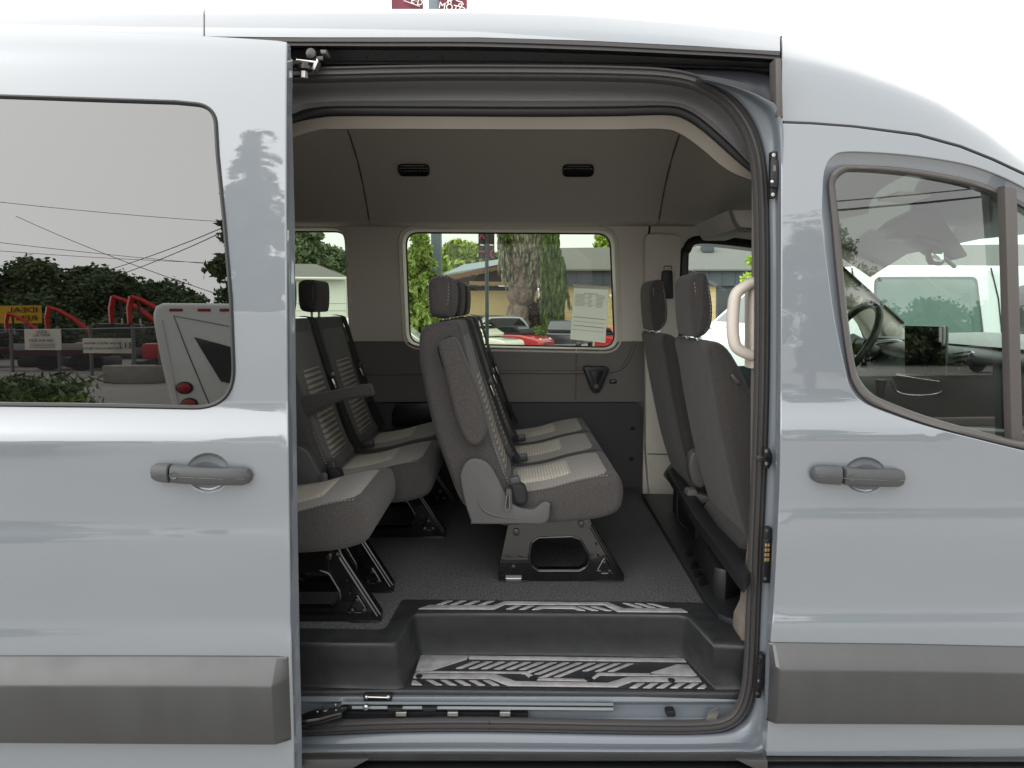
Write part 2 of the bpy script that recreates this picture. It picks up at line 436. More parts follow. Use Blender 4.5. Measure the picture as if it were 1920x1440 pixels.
FABF = M('dark_front_seat_fabric', (62, 59, 58), .95, spec=.15, bump=(420, .7, .0016), vary=(330, .3), sheen=.15, bump2=(9, .35, .012))
THREAD = M('seat_stitching', (168, 160, 150), .8)
PIPING = M('seat_piping', (38, 36, 36), .8)
COVER = M('hinge_cover_plastic', (84, 83, 83), .55, spec=.45, bump=(420, .5, .0008))
LEGM = M('black_steel', (15, 14, 15), .22, spec=.7, coat=.8, rvary=(14, .07))
STEEL = M('zinc_steel', (190, 188, 184), .28, metal=1)
DSTEEL = M('dark_steel', (74, 72, 72), .3, metal=.9)
BELT = M('seat_belt_webbing', (44, 43, 45), .75, spec=.3, bump=(600, .3, .0008))
BUCKLE = M('buckle_plastic', (60, 60, 64), .45)
PLATE = M('brushed_tread_metal', (168, 166, 167), .42, metal=.3, vary=(34, .2), bump=(90, .3, .0008), rvary=(12, .14))
GOLD = M('gold_contact', (190, 160, 110), .35, metal=.7)
GREYPL = M('grey_trim_plastic', (98, 97, 96), .5)
CREAM = M('pale_handle_plastic', (196, 187, 176), .5, spec=.4, bump=(500, .1, .0004))
TINT = glass('privacy_glass', (.05, .052, .055), 2.25)
CLEAR = glass('green_tinted_window_glass', (.56, .61, .53), 1.28)
DOORGL = glass('front_door_glass', (.84, .93, .88), 2.05)
CABGL = glass('door_window_glass', (.86, .95, .90), 1.5)
# ================================================================== THE VAN
van = thing('passenger_van', 'grey-blue passenger van with its sliding side door open onto rows of seats', 'van', (0, .95, 0))
# ---- body side profile: tilt of the surface (degrees, + looks up) against height
DOFF = -.10
ctl = [(30, 40), (52, 30), (80, 17), (110, 10), (180, 5), (300, 3.2), (520, 2.0), (700, 1.2), (755, 1.5), (768, 10), (786, 26), (810, 31), (822, 6), (835, -2),
       (900, -3), (972, -1.5), (985, 9), (1000, 10), (1012, 0), (1100, -3), (1168, -1), (1186, 14), (1200, 15), (1207, 0), (1232, 0), (1392, 0), (1398, 6), (1404, 0), (1470, -2)]
zc_ = [P(960, a, DOFF).z for a, _ in ctl][::-1]; tc_ = [b for _, b in ctl][::-1]
ZG = np.arange(.1, 2.9, .002)
TG = np.interp(ZG, zc_, tc_)
k_ = np.exp(-.5*(np.arange(-12, 13)/3.2)**2); k_ /= k_.sum()
TG = np.convolve(np.pad(TG, 12, mode='edge'), k_, 'valid')
YG = np.cumsum(np.tan(np.radians(TG)))*.002
YG -= np.interp(1.05, ZG, YG)
def prof(z): return float(np.interp(z, ZG, YG))
def Ydoor(x, z): return prof(z)+DOFF+.020*(x+.53)-.006*(x+.9)**2
def Ybody(x, z): return prof(z)+.012*max(0, x-.55)**2
def S(px, py, fn, off=0.0):
    d = ray(px, py); y = 0.0
    for _ in range(40):
        t = (y-CAM.y)/d.y; q = CAM+d*t; y = y*.4+(fn(q.x, q.z)+off)*.6
    return CAM+d*((y-CAM.y)/d.y)
def SL(pts, fn, off=0.0):
    o = []
    for a, b in pts:
        v = S(a, b, fn, off); o.append((v.x, v.z))
    return o
def closed_px(pts, n=5): return [(v.x, v.y) for v in crom([(a, b, 0) for a, b in pts], n, True)]

# ---- sliding door -------------------------------------------------
door = bpy.data.objects.new('sliding_door', None); C.objects.link(door); attach(door, van)
door['label'] = 'open sliding side door with dark tinted window'
edge = [(535, 80), (534, 180), (534, 420), (536, 700), (540, 1000), (544, 1228), (548, 1388), (549, 1470)]
eo = [(v.x, v.y) for v in crom([(a, b, 0) for a, b in edge], 6)]
outer = eo+[(-420, 1470), (-420, 38), (-200, 42), (0, 52), (150, 58), (300, 65), (430, 72), (520, 78)]
win = rpoly([(-330, 172), (60, 184), (330, 193), (402, 200), (407, 290), (420, 420), (432, 560), (440, 765), (200, 760), (-330, 754)], [60, 0, 0, 78, 0, 0, 0, 74, 0, 60], 10)
bowl = [(390+43*math.cos(a), 886+38*math.sin(a)) for a in [2*math.pi*i/40 for i in range(40)]]
doorskin = skin('door_skin', SL(outer, Ydoor), [SL(win, Ydoor), SL(bowl, Ydoor)], Ydoor, PAINT, door, step=.035, thick=.03, rim=.004)
def pane(name, loop, fn, off, mat, parent, step=.05, label=None):
    return skin(name, SL(loop, fn, off), [], lambda x, z: fn(x, z)+off, mat, parent, step=step, thick=.003, rim=.0005, label=label)
def ywin(x, z):     # the glass is its own gently bowed sheet
    return Ydoor(x, z)
def Yglass(x, z):
    u = (z-1.66); return Ydoor(x, 1.66)+.006+.028*u+.035*u*u-.010*(x+.95)**2
pane('window_pane', win, Yglass, 0.0, TINT, door, label='dark tinted glass of the sliding door')
wl = [S(a, b, Ydoor) for a, b in win]
sweep('window_gasket', wl, [(-.006, .002), (-.002, .0045), (.003, .002), (.004, -.012), (-.006, -.012)], GASKET, door, closed=True)
def bowl_mesh(name, cx, cy, rx, ry, fn, parent, depth=.024):
    rows = []
    for i in range(9):
        s = 1-i/8; row = []
        for k in range(40):
            a = 2*math.pi*k/40; q = S(cx+rx*s*math.cos(a), cy+ry*s*math.sin(a), fn)
            q.y = fn(q.x, q.z)+.003+depth*(1-s*s)**.7; row.append(q)
        rows.append(row)
    return loft(name, rows, PAINT, parent, closed_u=True)
bowl_mesh('handle_recess', 390, 886, 43.5, 38.5, Ydoor, door)
def grip(parent, x0, x1, yc, fn, split, dz):
    """pull handle: a bowed bar with a lock cap at its rear end and a finger dimple"""
    def sec(px, py, h, out, dep):
        c = S(px, py, fn); hh = h/F*(c.y-CAM.y); y0 = fn(c.x, c.z)-out
        sh = [(.9, .95), (.2, 1.0), (-.45, .96), (-.85, .78), (-.98, .55), (-1.1, .08), (-1.1, -.02), (-.96, -.6), (-.8, -.82), (-.4, -.96), (.2, -1.0), (.9, -.95)]
        return [Vector((c.x, y0+dep*a_, c.z+hh*b_)) for a_, b_ in sh]
    L = x1-x0; g = bpy.data.objects.new('door_handle', None); C.objects.link(g); attach(g, parent)
    def cy(px): t = (px-x0)/L; return yc+dz*(t-.5)
    rows = [sec(px, cy(px), h, o, d) for px, h, o, d in ((split+2, 15, .016, .012), (split+4, 17, .020, .014), (x0+L*.5, 17, .026, .013), (x0+L*.75, 17, .023, .013), (x1-14, 17, .015, .013), (x1-5, 14, .010, .012), (x1, 5, .008, .006))]
    loft('grip', rows, HANDLE, g, closed_u=True, cap=True, angle=26)
    rows = [sec(px, cy(px), h, o, d) for px, h, o, d in ((x0, 5, .008, .005), (x0+4, 13, .010, .011), (x0+12, 17, .012, .013), (x0+26, 18, .015, .014), (split-3, 18, .017, .014), (split-1, 16, .016, .012))]
    loft('lock_cap', rows, HANDLE, g, closed_u=True, cap=True, angle=26)
    c = S(split+12, cy(split+12), fn); y = fn(c.x, c.z)-.034
    lathe('finger_dimple', [(.0095, 0), (.0095, .003), (.008, .0034), (.004, .0012), (.001, .0008)], HANDLE, g, 18, 'Y', (c.x, y, c.z))
    pts = [S(px, cy(px)+2, fn) for px in [x0+6+(L-12)*i/12 for i in range(13)]]
    tube('parting_line', [Vector((p.x, fn(p.x, p.z)-(.0272 if i < 3 else .0395 if 3 < i < 10 else .030), p.z)) for i, p in enumerate(pts)], .0006, GREYPL, g, 5)
    return g
grip(door, 287, 474, 887, Ydoor, 327, 8)
# door moulding
def moulding(parent, pxs, tops, fn, label=None, right_end=True, pb=(1388, 1388)):
    rows = []
    for i, (px, py, s) in enumerate(pxs):
        b = tops[i]
        a0 = S(px, py, fn); a3 = S(px, b, fn); zt, zb = a0.z, a3.z; x = a0.x; h = zt-zb
        yy = lambda z, o: Vector((x, fn(x, z)-o*s, z))
        rows.append([Vector((x, fn(x, zt)+.004, zt)), yy(zt-.002, .004), yy(zt-.006, .0085), yy(zt-.050*h/.215*1.0, .043), yy(zt-.058*h/.215, .045), yy(zt-.8*h, .041), yy(zb+.012, .034), yy(zb+.003, .016), Vector((x, fn(x, zb)+.004, zb))])
    return loft('side_moulding', rows, MOLD, parent, angle=25, label=label)
moulding(door, [(-420, 1226, 1), (0, 1228, 1), (300, 1228, 1), (519, 1229, 1), (521, 1229, .95), (538, 1230, .12), (541, 1230, 0)], [1383, 1386, 1388, 1389, 1389, 1389, 1389], Ydoor, label='dark grey plastic side moulding on the sliding door')
# front edge (jamb side) of the open door
rows = []
for (a, b) in [(535, 100), (534, 150), (533, 192)]+edge[2:]:
    q = S(a, b, Ydoor); y0 = Ydoor(q.x, q.z)
    st = 0 if b < 195 else min(1, (b-195)/60)
    rows.append([Vector((q.x+.001, y0+.006, q.z)), Vector((q.x+.004, y0+.018, q.z)), Vector((q.x+.003+.002*st, y0+.022, q.z)), Vector((q.x+.003+.003*st, y0+.034, q.z)),
                 Vector((q.x+.003+.005*st, y0+.038, q.z)), Vector((q.x+.003+.006*st, y0+.048, q.z)), Vector((q.x-.002, y0+.053, q.z)), Vector((q.x-.05, y0+.053, q.z))])
loft('door_edge', rows, PAINT, door, angle=35)
# inner shell of the door (seen only from other angles)
q0 = S(540, 1440, Ydoor); q1 = S(534, 120, Ydoor)
zs_ = [q0.z, q0.z+.2, 1.3, 1.38]; 
prism('inner_panel', [(-1.72, .52), (-.62, .52), (-.62, 1.30), (-1.72, 1.30)], -.05, -.03, TRIM, door)
prism('inner_header', [(-1.72, 2.02), (-.62, 2.02), (-.62, 2.16), (-1.72, 2.16)], -.02, .0, TRIM, door)

# ---- front passenger door ------------------------------------------
fd = bpy.data.objects.new('front_door', None); C.objects.link(fd); attach(fd, van); fd['label'] = 'closed front passenger door with clear window'
le = [(1467, 233), (1467, 500), (1466, 700), (1465, 860), (1462, 960), (1457, 1060), (1452, 1150), (1447, 1205), (1443, 1340), (1438, 1416)]
le = [(v.x, v.y) for v in crom([(a, b, 0) for a, b in le], 6)]
top = [(2300, 560), (2160, 470), (2060, 410), (1990, 368), (1920, 331), (1860, 303), (1800, 279), (1720, 257), (1600, 241), (1520, 235)]
fout = le+[(1700, 1417), (2000, 1420), (2300, 1424)]+top
WA = [(1541, 420), (1541, 360), (1545, 318), (1560, 293), (1592, 283), (1700, 289), (1800, 304), (1860, 322), (1920, 350), (2005, 400), (2090, 470), (2125, 640), (2110, 880), (1990, 862), (1920, 847), (1850, 830), (1750, 804), (1660, 774), (1616, 754), (1594, 728), (1583, 690), (1564, 600), (1550, 500)]
WW = [(1559, 420), (1553, 360), (1555, 332), (1571, 313), (1600, 309), (1700, 315), (1800, 332), (1860, 350), (1920, 380), (1998, 430), (2075, 490), (2105, 640), (2095, 871), (1990, 857), (1920, 843), (1850, 827), (1750, 801), (1662, 770), (1622, 750), (1600, 722), (1590, 688), (1577, 600), (1566, 500)]
WG = [(1574, 420), (1567, 360), (1567, 341), (1583, 325), (1610, 320), (1700, 327), (1800, 345), (1860, 363), (1920, 394), (1990, 444), (2060, 500), (2090, 640), (2080, 855), (1985, 842), (1920, 829), (1850, 812), (1750, 785), (1668, 755), (1633, 737), (1612, 711), (1603, 685), (1590, 600), (1580, 500)]
fbowl = [(1622+41*math.cos(a), 891+35*math.sin(a)) for a in [2*math.pi*i/40 for i in range(40)]]
skin('door_skin', SL(fout, Ybody), [SL(closed_px(WA), Ybody), SL(fbowl, Ybody)], Ybody, PAINT, fd, step=.035, thick=.03, rim=.003)
def band(name, A, B, offs, mat, parent, fn=Ybody, n=5, angle=60, label=None):
    A = closed_px(A, n); B = closed_px(B, n); rows = []
    for t, o in offs:
        rows.append([S(a[0]+(b[0]-a[0])*t, a[1]+(b[1]-a[1])*t, fn, o) for a, b in zip(A, B)])
    return loft(name, rows, mat, parent, closed_u=True, angle=angle, label=label)
band('window_surround', WA, WW, [(-.02, .002), (.1, .004), (.45, .012), (1, .017)], PAINT, fd)
band('window_frame', WW, WG, [(0, .018), (.02, .008), (.2, .003), (.6, .003), (.9, .008), (1, .02), (1.04, .045), (1.05, .07)], WRUBBER, fd)
def Yfglass(x, z):
    u = z-1.70; return Ybody(x, 1.70)+.022+.028*u+.03*u*u
pane('window_pane', closed_px(WG), Yfglass, 0.0, DOORGL, fd)
bar = [(1866, 352), (1889, 358), (1925, 836), (1904, 832)]
prism('window_divider_bar', SL(bar, Ybody, .01), .028, .055, WRUBBER, fd, bev=.003)
bowl_mesh('handle_recess', 1622, 891, 41.5, 35.5, Ybody, fd)
grip(fd, 1518, 1692, 890, Ybody, 1572, 8)
moulding(fd, [(1441, 1203, .3), (1447, 1203, .8), (1452, 1203, 1), (1700, 1206, 1), (1920, 1211, 1), (2300, 1220, 1)], [1349, 1350, 1351, 1352, 1354, 1358], Ybody, label='dark grey plastic side moulding on the front door')
# step-back jamb behind the front door's rear edge
# ---- roof and upper side panels --------------------------------------
def fixx(v, px):
    v = v.copy(); v.x = (px-960)/F*((v.y-CAM.y)*math.cos(TH)-(v.z-CAM.z)*math.sin(TH)); return v
def roof_strip(name, cols, parent, label=None):
    """cols: (px, lower py, crease py, silhouette py)"""
    rows = []
    for px, lo, cr, si in cols:
        a = P(px, lo, .105); c = P(px, cr, .135); s = P(px, si, .33)
        m1 = c.lerp(s, .35)+Vector((0, -.02, .012)); m2 = c.lerp(s, .7)+Vector((0, -.016, .014))
        m1, m2 = fixx(m1, px), fixx(m2, px)
        x = s.x; z = s.z
        rows.append([a+Vector((0, .02, .0)), a, fixx(a.lerp(c, .5)+Vector((0, -.004, 0)), px), c, m1, m2, s, Vector((x, .6, z+.045)), Vector((x, 1.0, z+.06)), Vector((x, 1.5, z+.04)), Vector((x, 1.82, z-.05)), Vector((x, 1.95, z-.25))])
    o = loft(name, rows, PAINT, parent, angle=70, label=label); return o
def roof_sec(px, lo, cr, si):
    a = P(px, lo, .105); c = P(px, cr, .135); s = P(px, si, .33)
    return [fixx(v, px) for v in (a, a.lerp(c, .5)+Vector((0, -.004, 0)), c, c.lerp(s, .35)+Vector((0, -.02, .012)), c.lerp(s, .7)+Vector((0, -.016, .014)), s)]
def cols(xs, L, Cr, Si):
    f = lambda T, x: float(np.interp(x, [p[0] for p in T], [p[1] for p in T]))
    return [(x, f(L, x), f(Cr, x), f(Si, x)) for x in xs]
LO = [(-800, 68), (380, 68), (540, 70), (900, 70), (1100, 76), (1300, 86), (1462, 96)]
CR = [(-800, 48), (384, 50), (900, 49), (1100, 55), (1300, 68), (1462, 88)]
SI = [(-800, 40), (-200, 36), (0, 33), (384, 28), (700, 25), (900, 25), (1050, 29), (1150, 36), (1300, 50), (1400, 59), (1465, 66)]
roof_strip('rear_roof_panel', cols([-1000, -600, -200, 0, 200, 381.5], LO, CR, SI), van)
roof_strip('roof_side_panel', cols([384, 500, 600, 700, 800, 900, 975, 1050, 1100, 1150, 1225, 1300, 1350, 1400, 1462.5], LO, CR, SI), van)
cab_lo = [(1467, 228), (1520, 230), (1600, 236), (1720, 252), (1800, 274), (1860, 297), (1920, 326), (1990, 362), (2060, 404), (2160, 464), (2300, 555)]
cab_si = [(1467, 66), (1520, 76), (1600, 100), (1680, 131), (1760, 168), (1850, 230), (1920, 290), (2000, 355), (2100, 428), (2300, 550)]
f_ = lambda T, x: float(np.interp(x, [p[0] for p in T], [p[1] for p in T]))
rows = []
for px in [1466.5, 1480, 1500, 1530, 1565, 1600, 1640, 1680, 1720, 1760, 1800, 1850, 1900, 1950, 2000, 2060, 2120]:
    lo = f_(cab_lo, px); si = f_(cab_si, px); a = P(px, lo, .085); s = P(px, si, .33)
    row = [a+Vector((0, .03, 0)), a]
    pts = [(.15, .092), (.3, .10), (.45, .108), (.6, .12), (.7, .132), (.76, .15), (.82, .185), (.9, .24), (1, .33)]
    for t, y in pts: row.append(P(px, lo+(si-lo)*t, y))
    row += [Vector((s.x-.0, .6, s.z+.04)), Vector((s.x, 1.0, s.z+.05)), Vector((s.x, 1.5, s.z+.03)), Vector((s.x, 1.82, s.z-.06))]
    rows.append(row)
loft('cab_roof_panel', rows, PAINT, van, angle=70)
# dark seams behind the panel gaps
tube('cab_roof_seam', [S(a, b, Ybody, .012) for a, b in [(1468, 231), (1520, 233), (1600, 239), (1720, 254), (1800, 276), (1860, 300), (1920, 328), (1990, 364), (2060, 407)]], .006, GASKET, van)
tube('panel_seam', [P(1464.8, b, y) for b, y in ((225, .10), (160, .125), (100, .15), (88, .17), (77, .25), (72, .335))], .003, GASKET, van)
tube('panel_seam', roof_sec(382.8, 68, 50, 28), .0018, GASKET, van)

# ---- door track above the opening -------------------------------------
def xstrip(name, A, B, ya, yb, mat, parent=van, mid=None, label=None):
    """long strip between two px polylines at depths ya, yb (optionally bulged)"""
    A = crom([(p[0], p[1], 0) for p in A], 6); B = crom([(p[0], p[1], 0) for p in B], 6)
    pr = [(0, ya)]+(mid or [])+[(1, yb)]; rows = []
    for t, y in pr: rows.append([P(a.x+(b.x-a.x)*t, a.y+(b.y-a.y)*t, y) for a, b in zip(A, B)])
    return loft(name, rows, mat, parent, angle=40, label=label)
xs = [440, 540, 700, 900, 1100, 1200, 1300, 1400, 1462]
def ln(vals): return list(zip(xs, vals))
xstrip('drip_trim', ln([70, 71, 71, 71, 77, 82, 87, 92, 97]), ln([85, 86, 87, 88, 94, 98, 103, 108, 112]), .108, .112, RUBBER, mid=[(.05, .100), (.45, .098), (.55, .103), (.95, .101)])
xstrip('track_roof', ln([85, 86, 87, 88, 94, 98, 103, 108, 112]), ln([92, 93, 94, 95, 101, 105, 110, 115, 119]), .112, .20, SHADEPAINT)
xstrip('track_back', ln([91, 92, 93, 94, 100, 104, 109, 114, 118]), ln([118, 119, 119, 120, 122, 124, 128, 132, 150]), .20, .21, SHADEPAINT)
xstrip('track_lip', ln([113, 114, 114, 114, 117, 118, 121, 124, 128]), ln([122, 122, 122, 122, 124, 125, 128, 131, 136]), .21, .15, SHADEPAINT, mid=[(.3, .15), (.7, .143)])
xstrip('track_ledge', ln([121, 122, 122, 122, 124, 126, 129, 134, 150]), ln([140, 140, 140, 138, 139, 141, 148, 180, 230]), .16, .14, SHADEPAINT, mid=[(.25, .145), (.5, .128), (.8, .128)])
for i in range(11):
    c = P(590+i*48 + (i > 5)*30, 107+max(0, i-4)*1.3, .197); 
    if i == 0: bolt_t = lathe('track_rivet', [(.0022, 0), (.002, .001), (.0008, .0016)], DSTEEL, van, 8, 'Y', c)
    else: again(bolt_t, c, van)
# rear vertical trim strip on the cab edge
prism('cab_edge_trim', XZ([(1451, 112), (1463, 112), (1466, 222), (1453, 220)], .06), .05, .09, WRUBBER, van, bev=.003)
# ---- door frame jamb: painted from the track, down the pillar and along the sill
JI = [(1300, 152), (1345, 166), (1392, 207), (1420, 262), (1434, 330), (1438, 420), (1440, 600), (1437, 800), (1430, 960), (1424, 1100), (1420, 1200), (1416, 1290), (1404, 1335), (1382, 1358), (1340, 1370), (1200, 1372), (920, 1367), (750, 1368), (560, 1376), (300, 1378)]
JO = [(1312, 147), (1374, 162), (1432, 186), (1463, 218), (1468, 330), (1469, 420), (1469, 600), (1468, 800), (1464, 960), (1456, 1100), (1450, 1205), (1446, 1300), (1443, 1362), (1434, 1406), (1370, 1409), (1200, 1410), (920, 1409), (750, 1409), (560, 1409), (300, 1410)]
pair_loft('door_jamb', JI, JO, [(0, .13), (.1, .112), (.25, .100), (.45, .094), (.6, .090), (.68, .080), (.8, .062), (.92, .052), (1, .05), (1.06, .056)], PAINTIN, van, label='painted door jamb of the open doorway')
# ---- main door seal
SE = [(470, 143), (540, 142), (600, 141), (800, 137), (1000, 137), (1150, 139), (1250, 144), (1310, 158), (1360, 188), (1395, 232), (1415, 282), (1424, 340), (1427, 420), (1428, 500), (1427, 700), (1423, 850), (1417, 1000), (1411, 1150), (1408, 1230), (1402, 1290), (1388, 1330), (1364, 1352), (1320, 1361), (1200, 1362), (920, 1357), (750, 1358), (600, 1364), (480, 1372)]
sp = [P(v.x, v.y, .118) for v in crom([(a, b, 0) for a, b in SE], 6)]
sweep('door_seal', sp, [(-.018, .0), (-.0165, .012), (-.011, .016), (-.0075, .011), (-.005, .0115), (-.001, .019), (.004, .019), (.0065, .012), (.009, .012), (.0125, .0155), (.017, .010), (.018, -.004), (.0, -.012)], RUBBER, van, angle=50, label='ribbed black rubber seal round the doorway')
# ---- upper inner panel, inner seal and beige edge of the headliner
UO = [(440, 142), (540, 142), (600, 141), (800, 138), (1000, 138), (1150, 140), (1250, 145), (1310, 160), (1360, 190), (1395, 235), (1412, 285), (1422, 335)]
UI = [(440, 250), (545, 226), (592, 207), (800, 204), (1000, 205), (1150, 204), (1252, 204), (1290, 213), (1325, 238), (1365, 273), (1392, 297), (1418, 318)]
pair_loft('upper_inner_panel', UO, UI, [(0, .135), (.12, .175), (.25, .2), (.4, .2), (.66, .186), (.76, .182), (.82, .2), (1, .215)], TRIM, van, angle=50)
IS = [(440, 253), (520, 236), (550, 221), (592, 210), (640, 207), (800, 208), (1000, 209), (1150, 208), (1250, 206), (1290, 216), (1325, 241), (1365, 276), (1392, 300), (1420, 322)]
tube('inner_seal', [P(v.x, v.y, .215) for v in crom([(a, b, 0) for a, b in IS], 5)], .0125, BLACKP, van, 10)
HO = [(440, 262), (548, 230), (600, 220), (640, 217), (800, 217), (1000, 218), (1150, 217), (1252, 215), (1290, 226), (1330, 254), (1365, 285), (1392, 308), (1422, 324)]
HI = [(440, 300), (550, 259), (596, 245), (640, 243), (800, 243), (1000, 244), (1150, 244), (1240, 243), (1275, 252), (1315, 280), (1350, 310), (1380, 328), (1422, 342)]
pair_loft('headliner_edge', HO, HI, [(-.05, .235), (0, .222), (.06, .216), (.5, .216), (.94, .218), (1, .226), (1.02, .26)], BEIGE, van, angle=45, label='pale beige rim of the headliner')
# ================================================================== VAN INTERIOR SHELL
YF = 1.88                         # far wall trim
ZF = P(1050, 1088, .62).z         # floor height
GROOVE = M('headliner_seam', (84, 79, 75), .9)
# ---- headliner: one profile swept from the tail to the cab
LPR = [(.225, 2.10), (.28, 2.16), (.36, 2.27), (.5, 2.34), (.8, 2.38), (1.1, 2.37), (1.32, 2.325), (1.48, 2.245), (1.60, 2.15), (1.68, 2.06), (1.705, 2.025), (1.715, 2.008), (1.735, 2.0), (1.80, 1.999), (1.86, 1.999), (1.885, 2.001)]
LPR = [(v.x, v.y) for v in crom([(a, b, 0) for a, b in LPR], 3)]
def liner(name, x0, x1, cut=None, n=10, dz=0):
    pr = LPR
    rows = [[Vector((x0+(x1-x0)*i/n, y, z+dz)) for y, z in pr] for i in range(n+1)]
    return loft(name, rows, LINER, van, angle=70)
zr = P(900, 424, 1.86).z-1.999
liner('headliner', -.682, .702, dz=zr)
liner('rear_headliner', -2.3, -.688, dz=zr)
for x, nm in ((-.685, 0), (.705, 1)):
    tube('headliner_groove', [Vector((x, y, z+zr+.003)) for y, z in ((.3, 2.18), (.5, 2.34), (.8, 2.38), (1.1, 2.37), (1.32, 2.325), (1.48, 2.245), (1.60, 2.15), (1.68, 2.06), (1.715, 2.008))], .004, GROOVE, van, 6)
pr_ = [(.30, 2.22), (.36, 2.30), (.5, 2.37), (.8, 2.41), (1.1, 2.40), (1.34, 2.36), (1.52, 2.27), (1.64, 2.17), (1.72, 2.08), (1.76, 2.03), (1.90, 2.03)]
loft('roof_light_block', [[Vector((x, y, z+zr)) for y, z in pr_] for x in (-2.3, -.7, .80)], GASKET, van)  # added opaque sheet above the headliner, stops light leaking through its joints
# front section of the headliner over the cab (lower)
rows = []
for x in (.708, .78, .9, 1.2, 1.45, 1.62, 1.66):
    k = min(1, (x-.708)/.2); drop = .24*k*k*(3-2*k)
    rows.append([Vector((x, y, max(z-drop*1.25*max(0, min(1, (z-2.0)/.3)), 1.998)+zr)) for y, z in LPR])
loft('cab_headliner', rows, LINER, van, angle=60)
# ---- air vents in the cove
def vent(px, py):
    c = P(px, py, 1.515); g = bpy.data.objects.new('air_vent', None); C.objects.link(g); attach(g, van)
    w_, h_ = .066, .025
    tl = R(52)
    def tr(u, v, o): return c+Vector((u, -v*math.cos(tl)*-1*0+(-o*math.sin(tl)) - v*math.cos(tl)*(-1), v*math.sin(tl)*1.0-0 - o*math.cos(tl)))
    def tr(u, v, o):   # panel leans: v runs up the cove (towards the roof centre), o is proud of it
        up = Vector((0, -math.cos(tl), math.sin(tl))); out = Vector((0, -math.sin(tl), -math.cos(tl)))
        return c+Vector((u, 0, 0))+up*v+out*o
    loop = rpoly([(-w_, -h_), (w_, -h_), (w_, h_), (-w_, h_)], h_*.9, 6)
    rows = []
    for s, o in ((1.16, -.006), (1.16, .004), (1.1, .006), (1.0, .004), (.97, -.004), (.97, -.02)):
        rows.append([tr(a*(1+(s-1)*h_/w_*1.2), b*s, o) for a, b in loop])
    loft('vent_bezel', rows, BLACKP, g, closed_u=True, angle=50)
    rows = [[tr(a, b, -.016) for a, b in loop], [tr(a*.02, b*.02, -.016) for a, b in loop]]
    loft('vent_back', rows, GASKET, g, closed_u=True)
    for i in range(3):
        v = (-.5+i*.5)*h_*1.1
        sl = solid('slat', [tr(-w_*.95, v-.0016, .002), tr(w_*.95, v-.0016, .002), tr(w_*.95, v+.0016, .002), tr(-w_*.95, v+.0016, .002)], tr(0, 0, -.012)-tr(0, 0, 0), BLACKP, g)
    for i in range(7):
        u = (-.75+i*.25)*w_
        solid('slat', [tr(u-.0012, -h_*.9, -.004), tr(u+.0012, -h_*.9, -.004), tr(u+.0012, h_*.9, -.004), tr(u-.0012, h_*.9, -.004)], tr(0, 0, -.01)-tr(0, 0, 0), BLACKP, g)
vent(776, 319); vent(1084, 320)
# ---- far wall
W1 = rpoly(XZ([(300, 428), (645, 428), (655, 640), (300, 640)], YF), [.05, .075, .08, .05], 8)
W2 = rpoly(XZ([(753, 430), (1151, 432), (1160, 656), (762, 648)], YF), [.075, .085, .075, .075], 8)
W3 = [(v.x, v.y) for v in crom([(*xz(a, b, YF), 0) for a, b in [(1285, 500), (1290, 470), (1312, 453), (1413, 462), (1500, 478), (1560, 510), (1610, 580), (1640, 650), (1640, 740), (1560, 770), (1400, 775), (1300, 770), (1284, 700)]], 5, True)]
zsplit = P(700, 640, YF).z; ztop = P(700, 412, YF).z
x0, x1 = xz(200, 600, YF)[0], xz(1216, 600, YF)[0]
flat = lambda x, z: YF
skin('pillar_trim', [(x0, zsplit), (x1, zsplit), (x1, ztop), (x0, ztop)], [W1, W2], flat, PILLAR, van, step=.08, rim_holes=False, rim_outer=False, label='pale grey upper pillar trim between the far windows')
zmid = P(1050, 753, YF).z
xgap = xz(1080, 700, YF)[0]
skin('side_panel', [(x0, zmid), (xgap-.0015, zmid), (xgap-.0015, zsplit-.002), (x0, zsplit-.002)], [W1, W2], lambda x, z: YF-.004, WALLP, van, step=.08, rim_holes=False, rim_outer=False)
skin('side_panel', [(xgap+.0015, zmid), (x1, zmid), (x1, zsplit-.002), (xgap+.0015, zsplit-.002)], [W2], lambda x, z: YF-.004, WALLP, van, step=.08, rim_holes=False, rim_outer=False)
zfl = ZF-.05
lower = rpoly(XZ([(300, 756), (1205, 757), (1212, 960), (300, 960)], YF), [0, .05, 0, 0], 6)
skin('lower_side_board', lower, [], lambda x, z: YF+.012, WALLD, van, step=.15)
skin('wall_backing', [(x0, zfl), (x1+.02, zfl), (x1+.02, ztop), (x0, ztop)], [W1, W2], lambda x, z: YF+.03, WALLP, van, step=.15, rim_holes=False)
# moulded ridge along the side panel
rp = [(560, 690), (700, 700), (780, 700), (900, 698), (1080, 698), (1130, 697), (1165, 690), (1182, 665), (1190, 640)]
tube('panel_ridge', [P(v.x, v.y, YF-.002) for v in crom([(a, b, 0) for a, b in rp], 6)], .011, WALLP, van, 8)
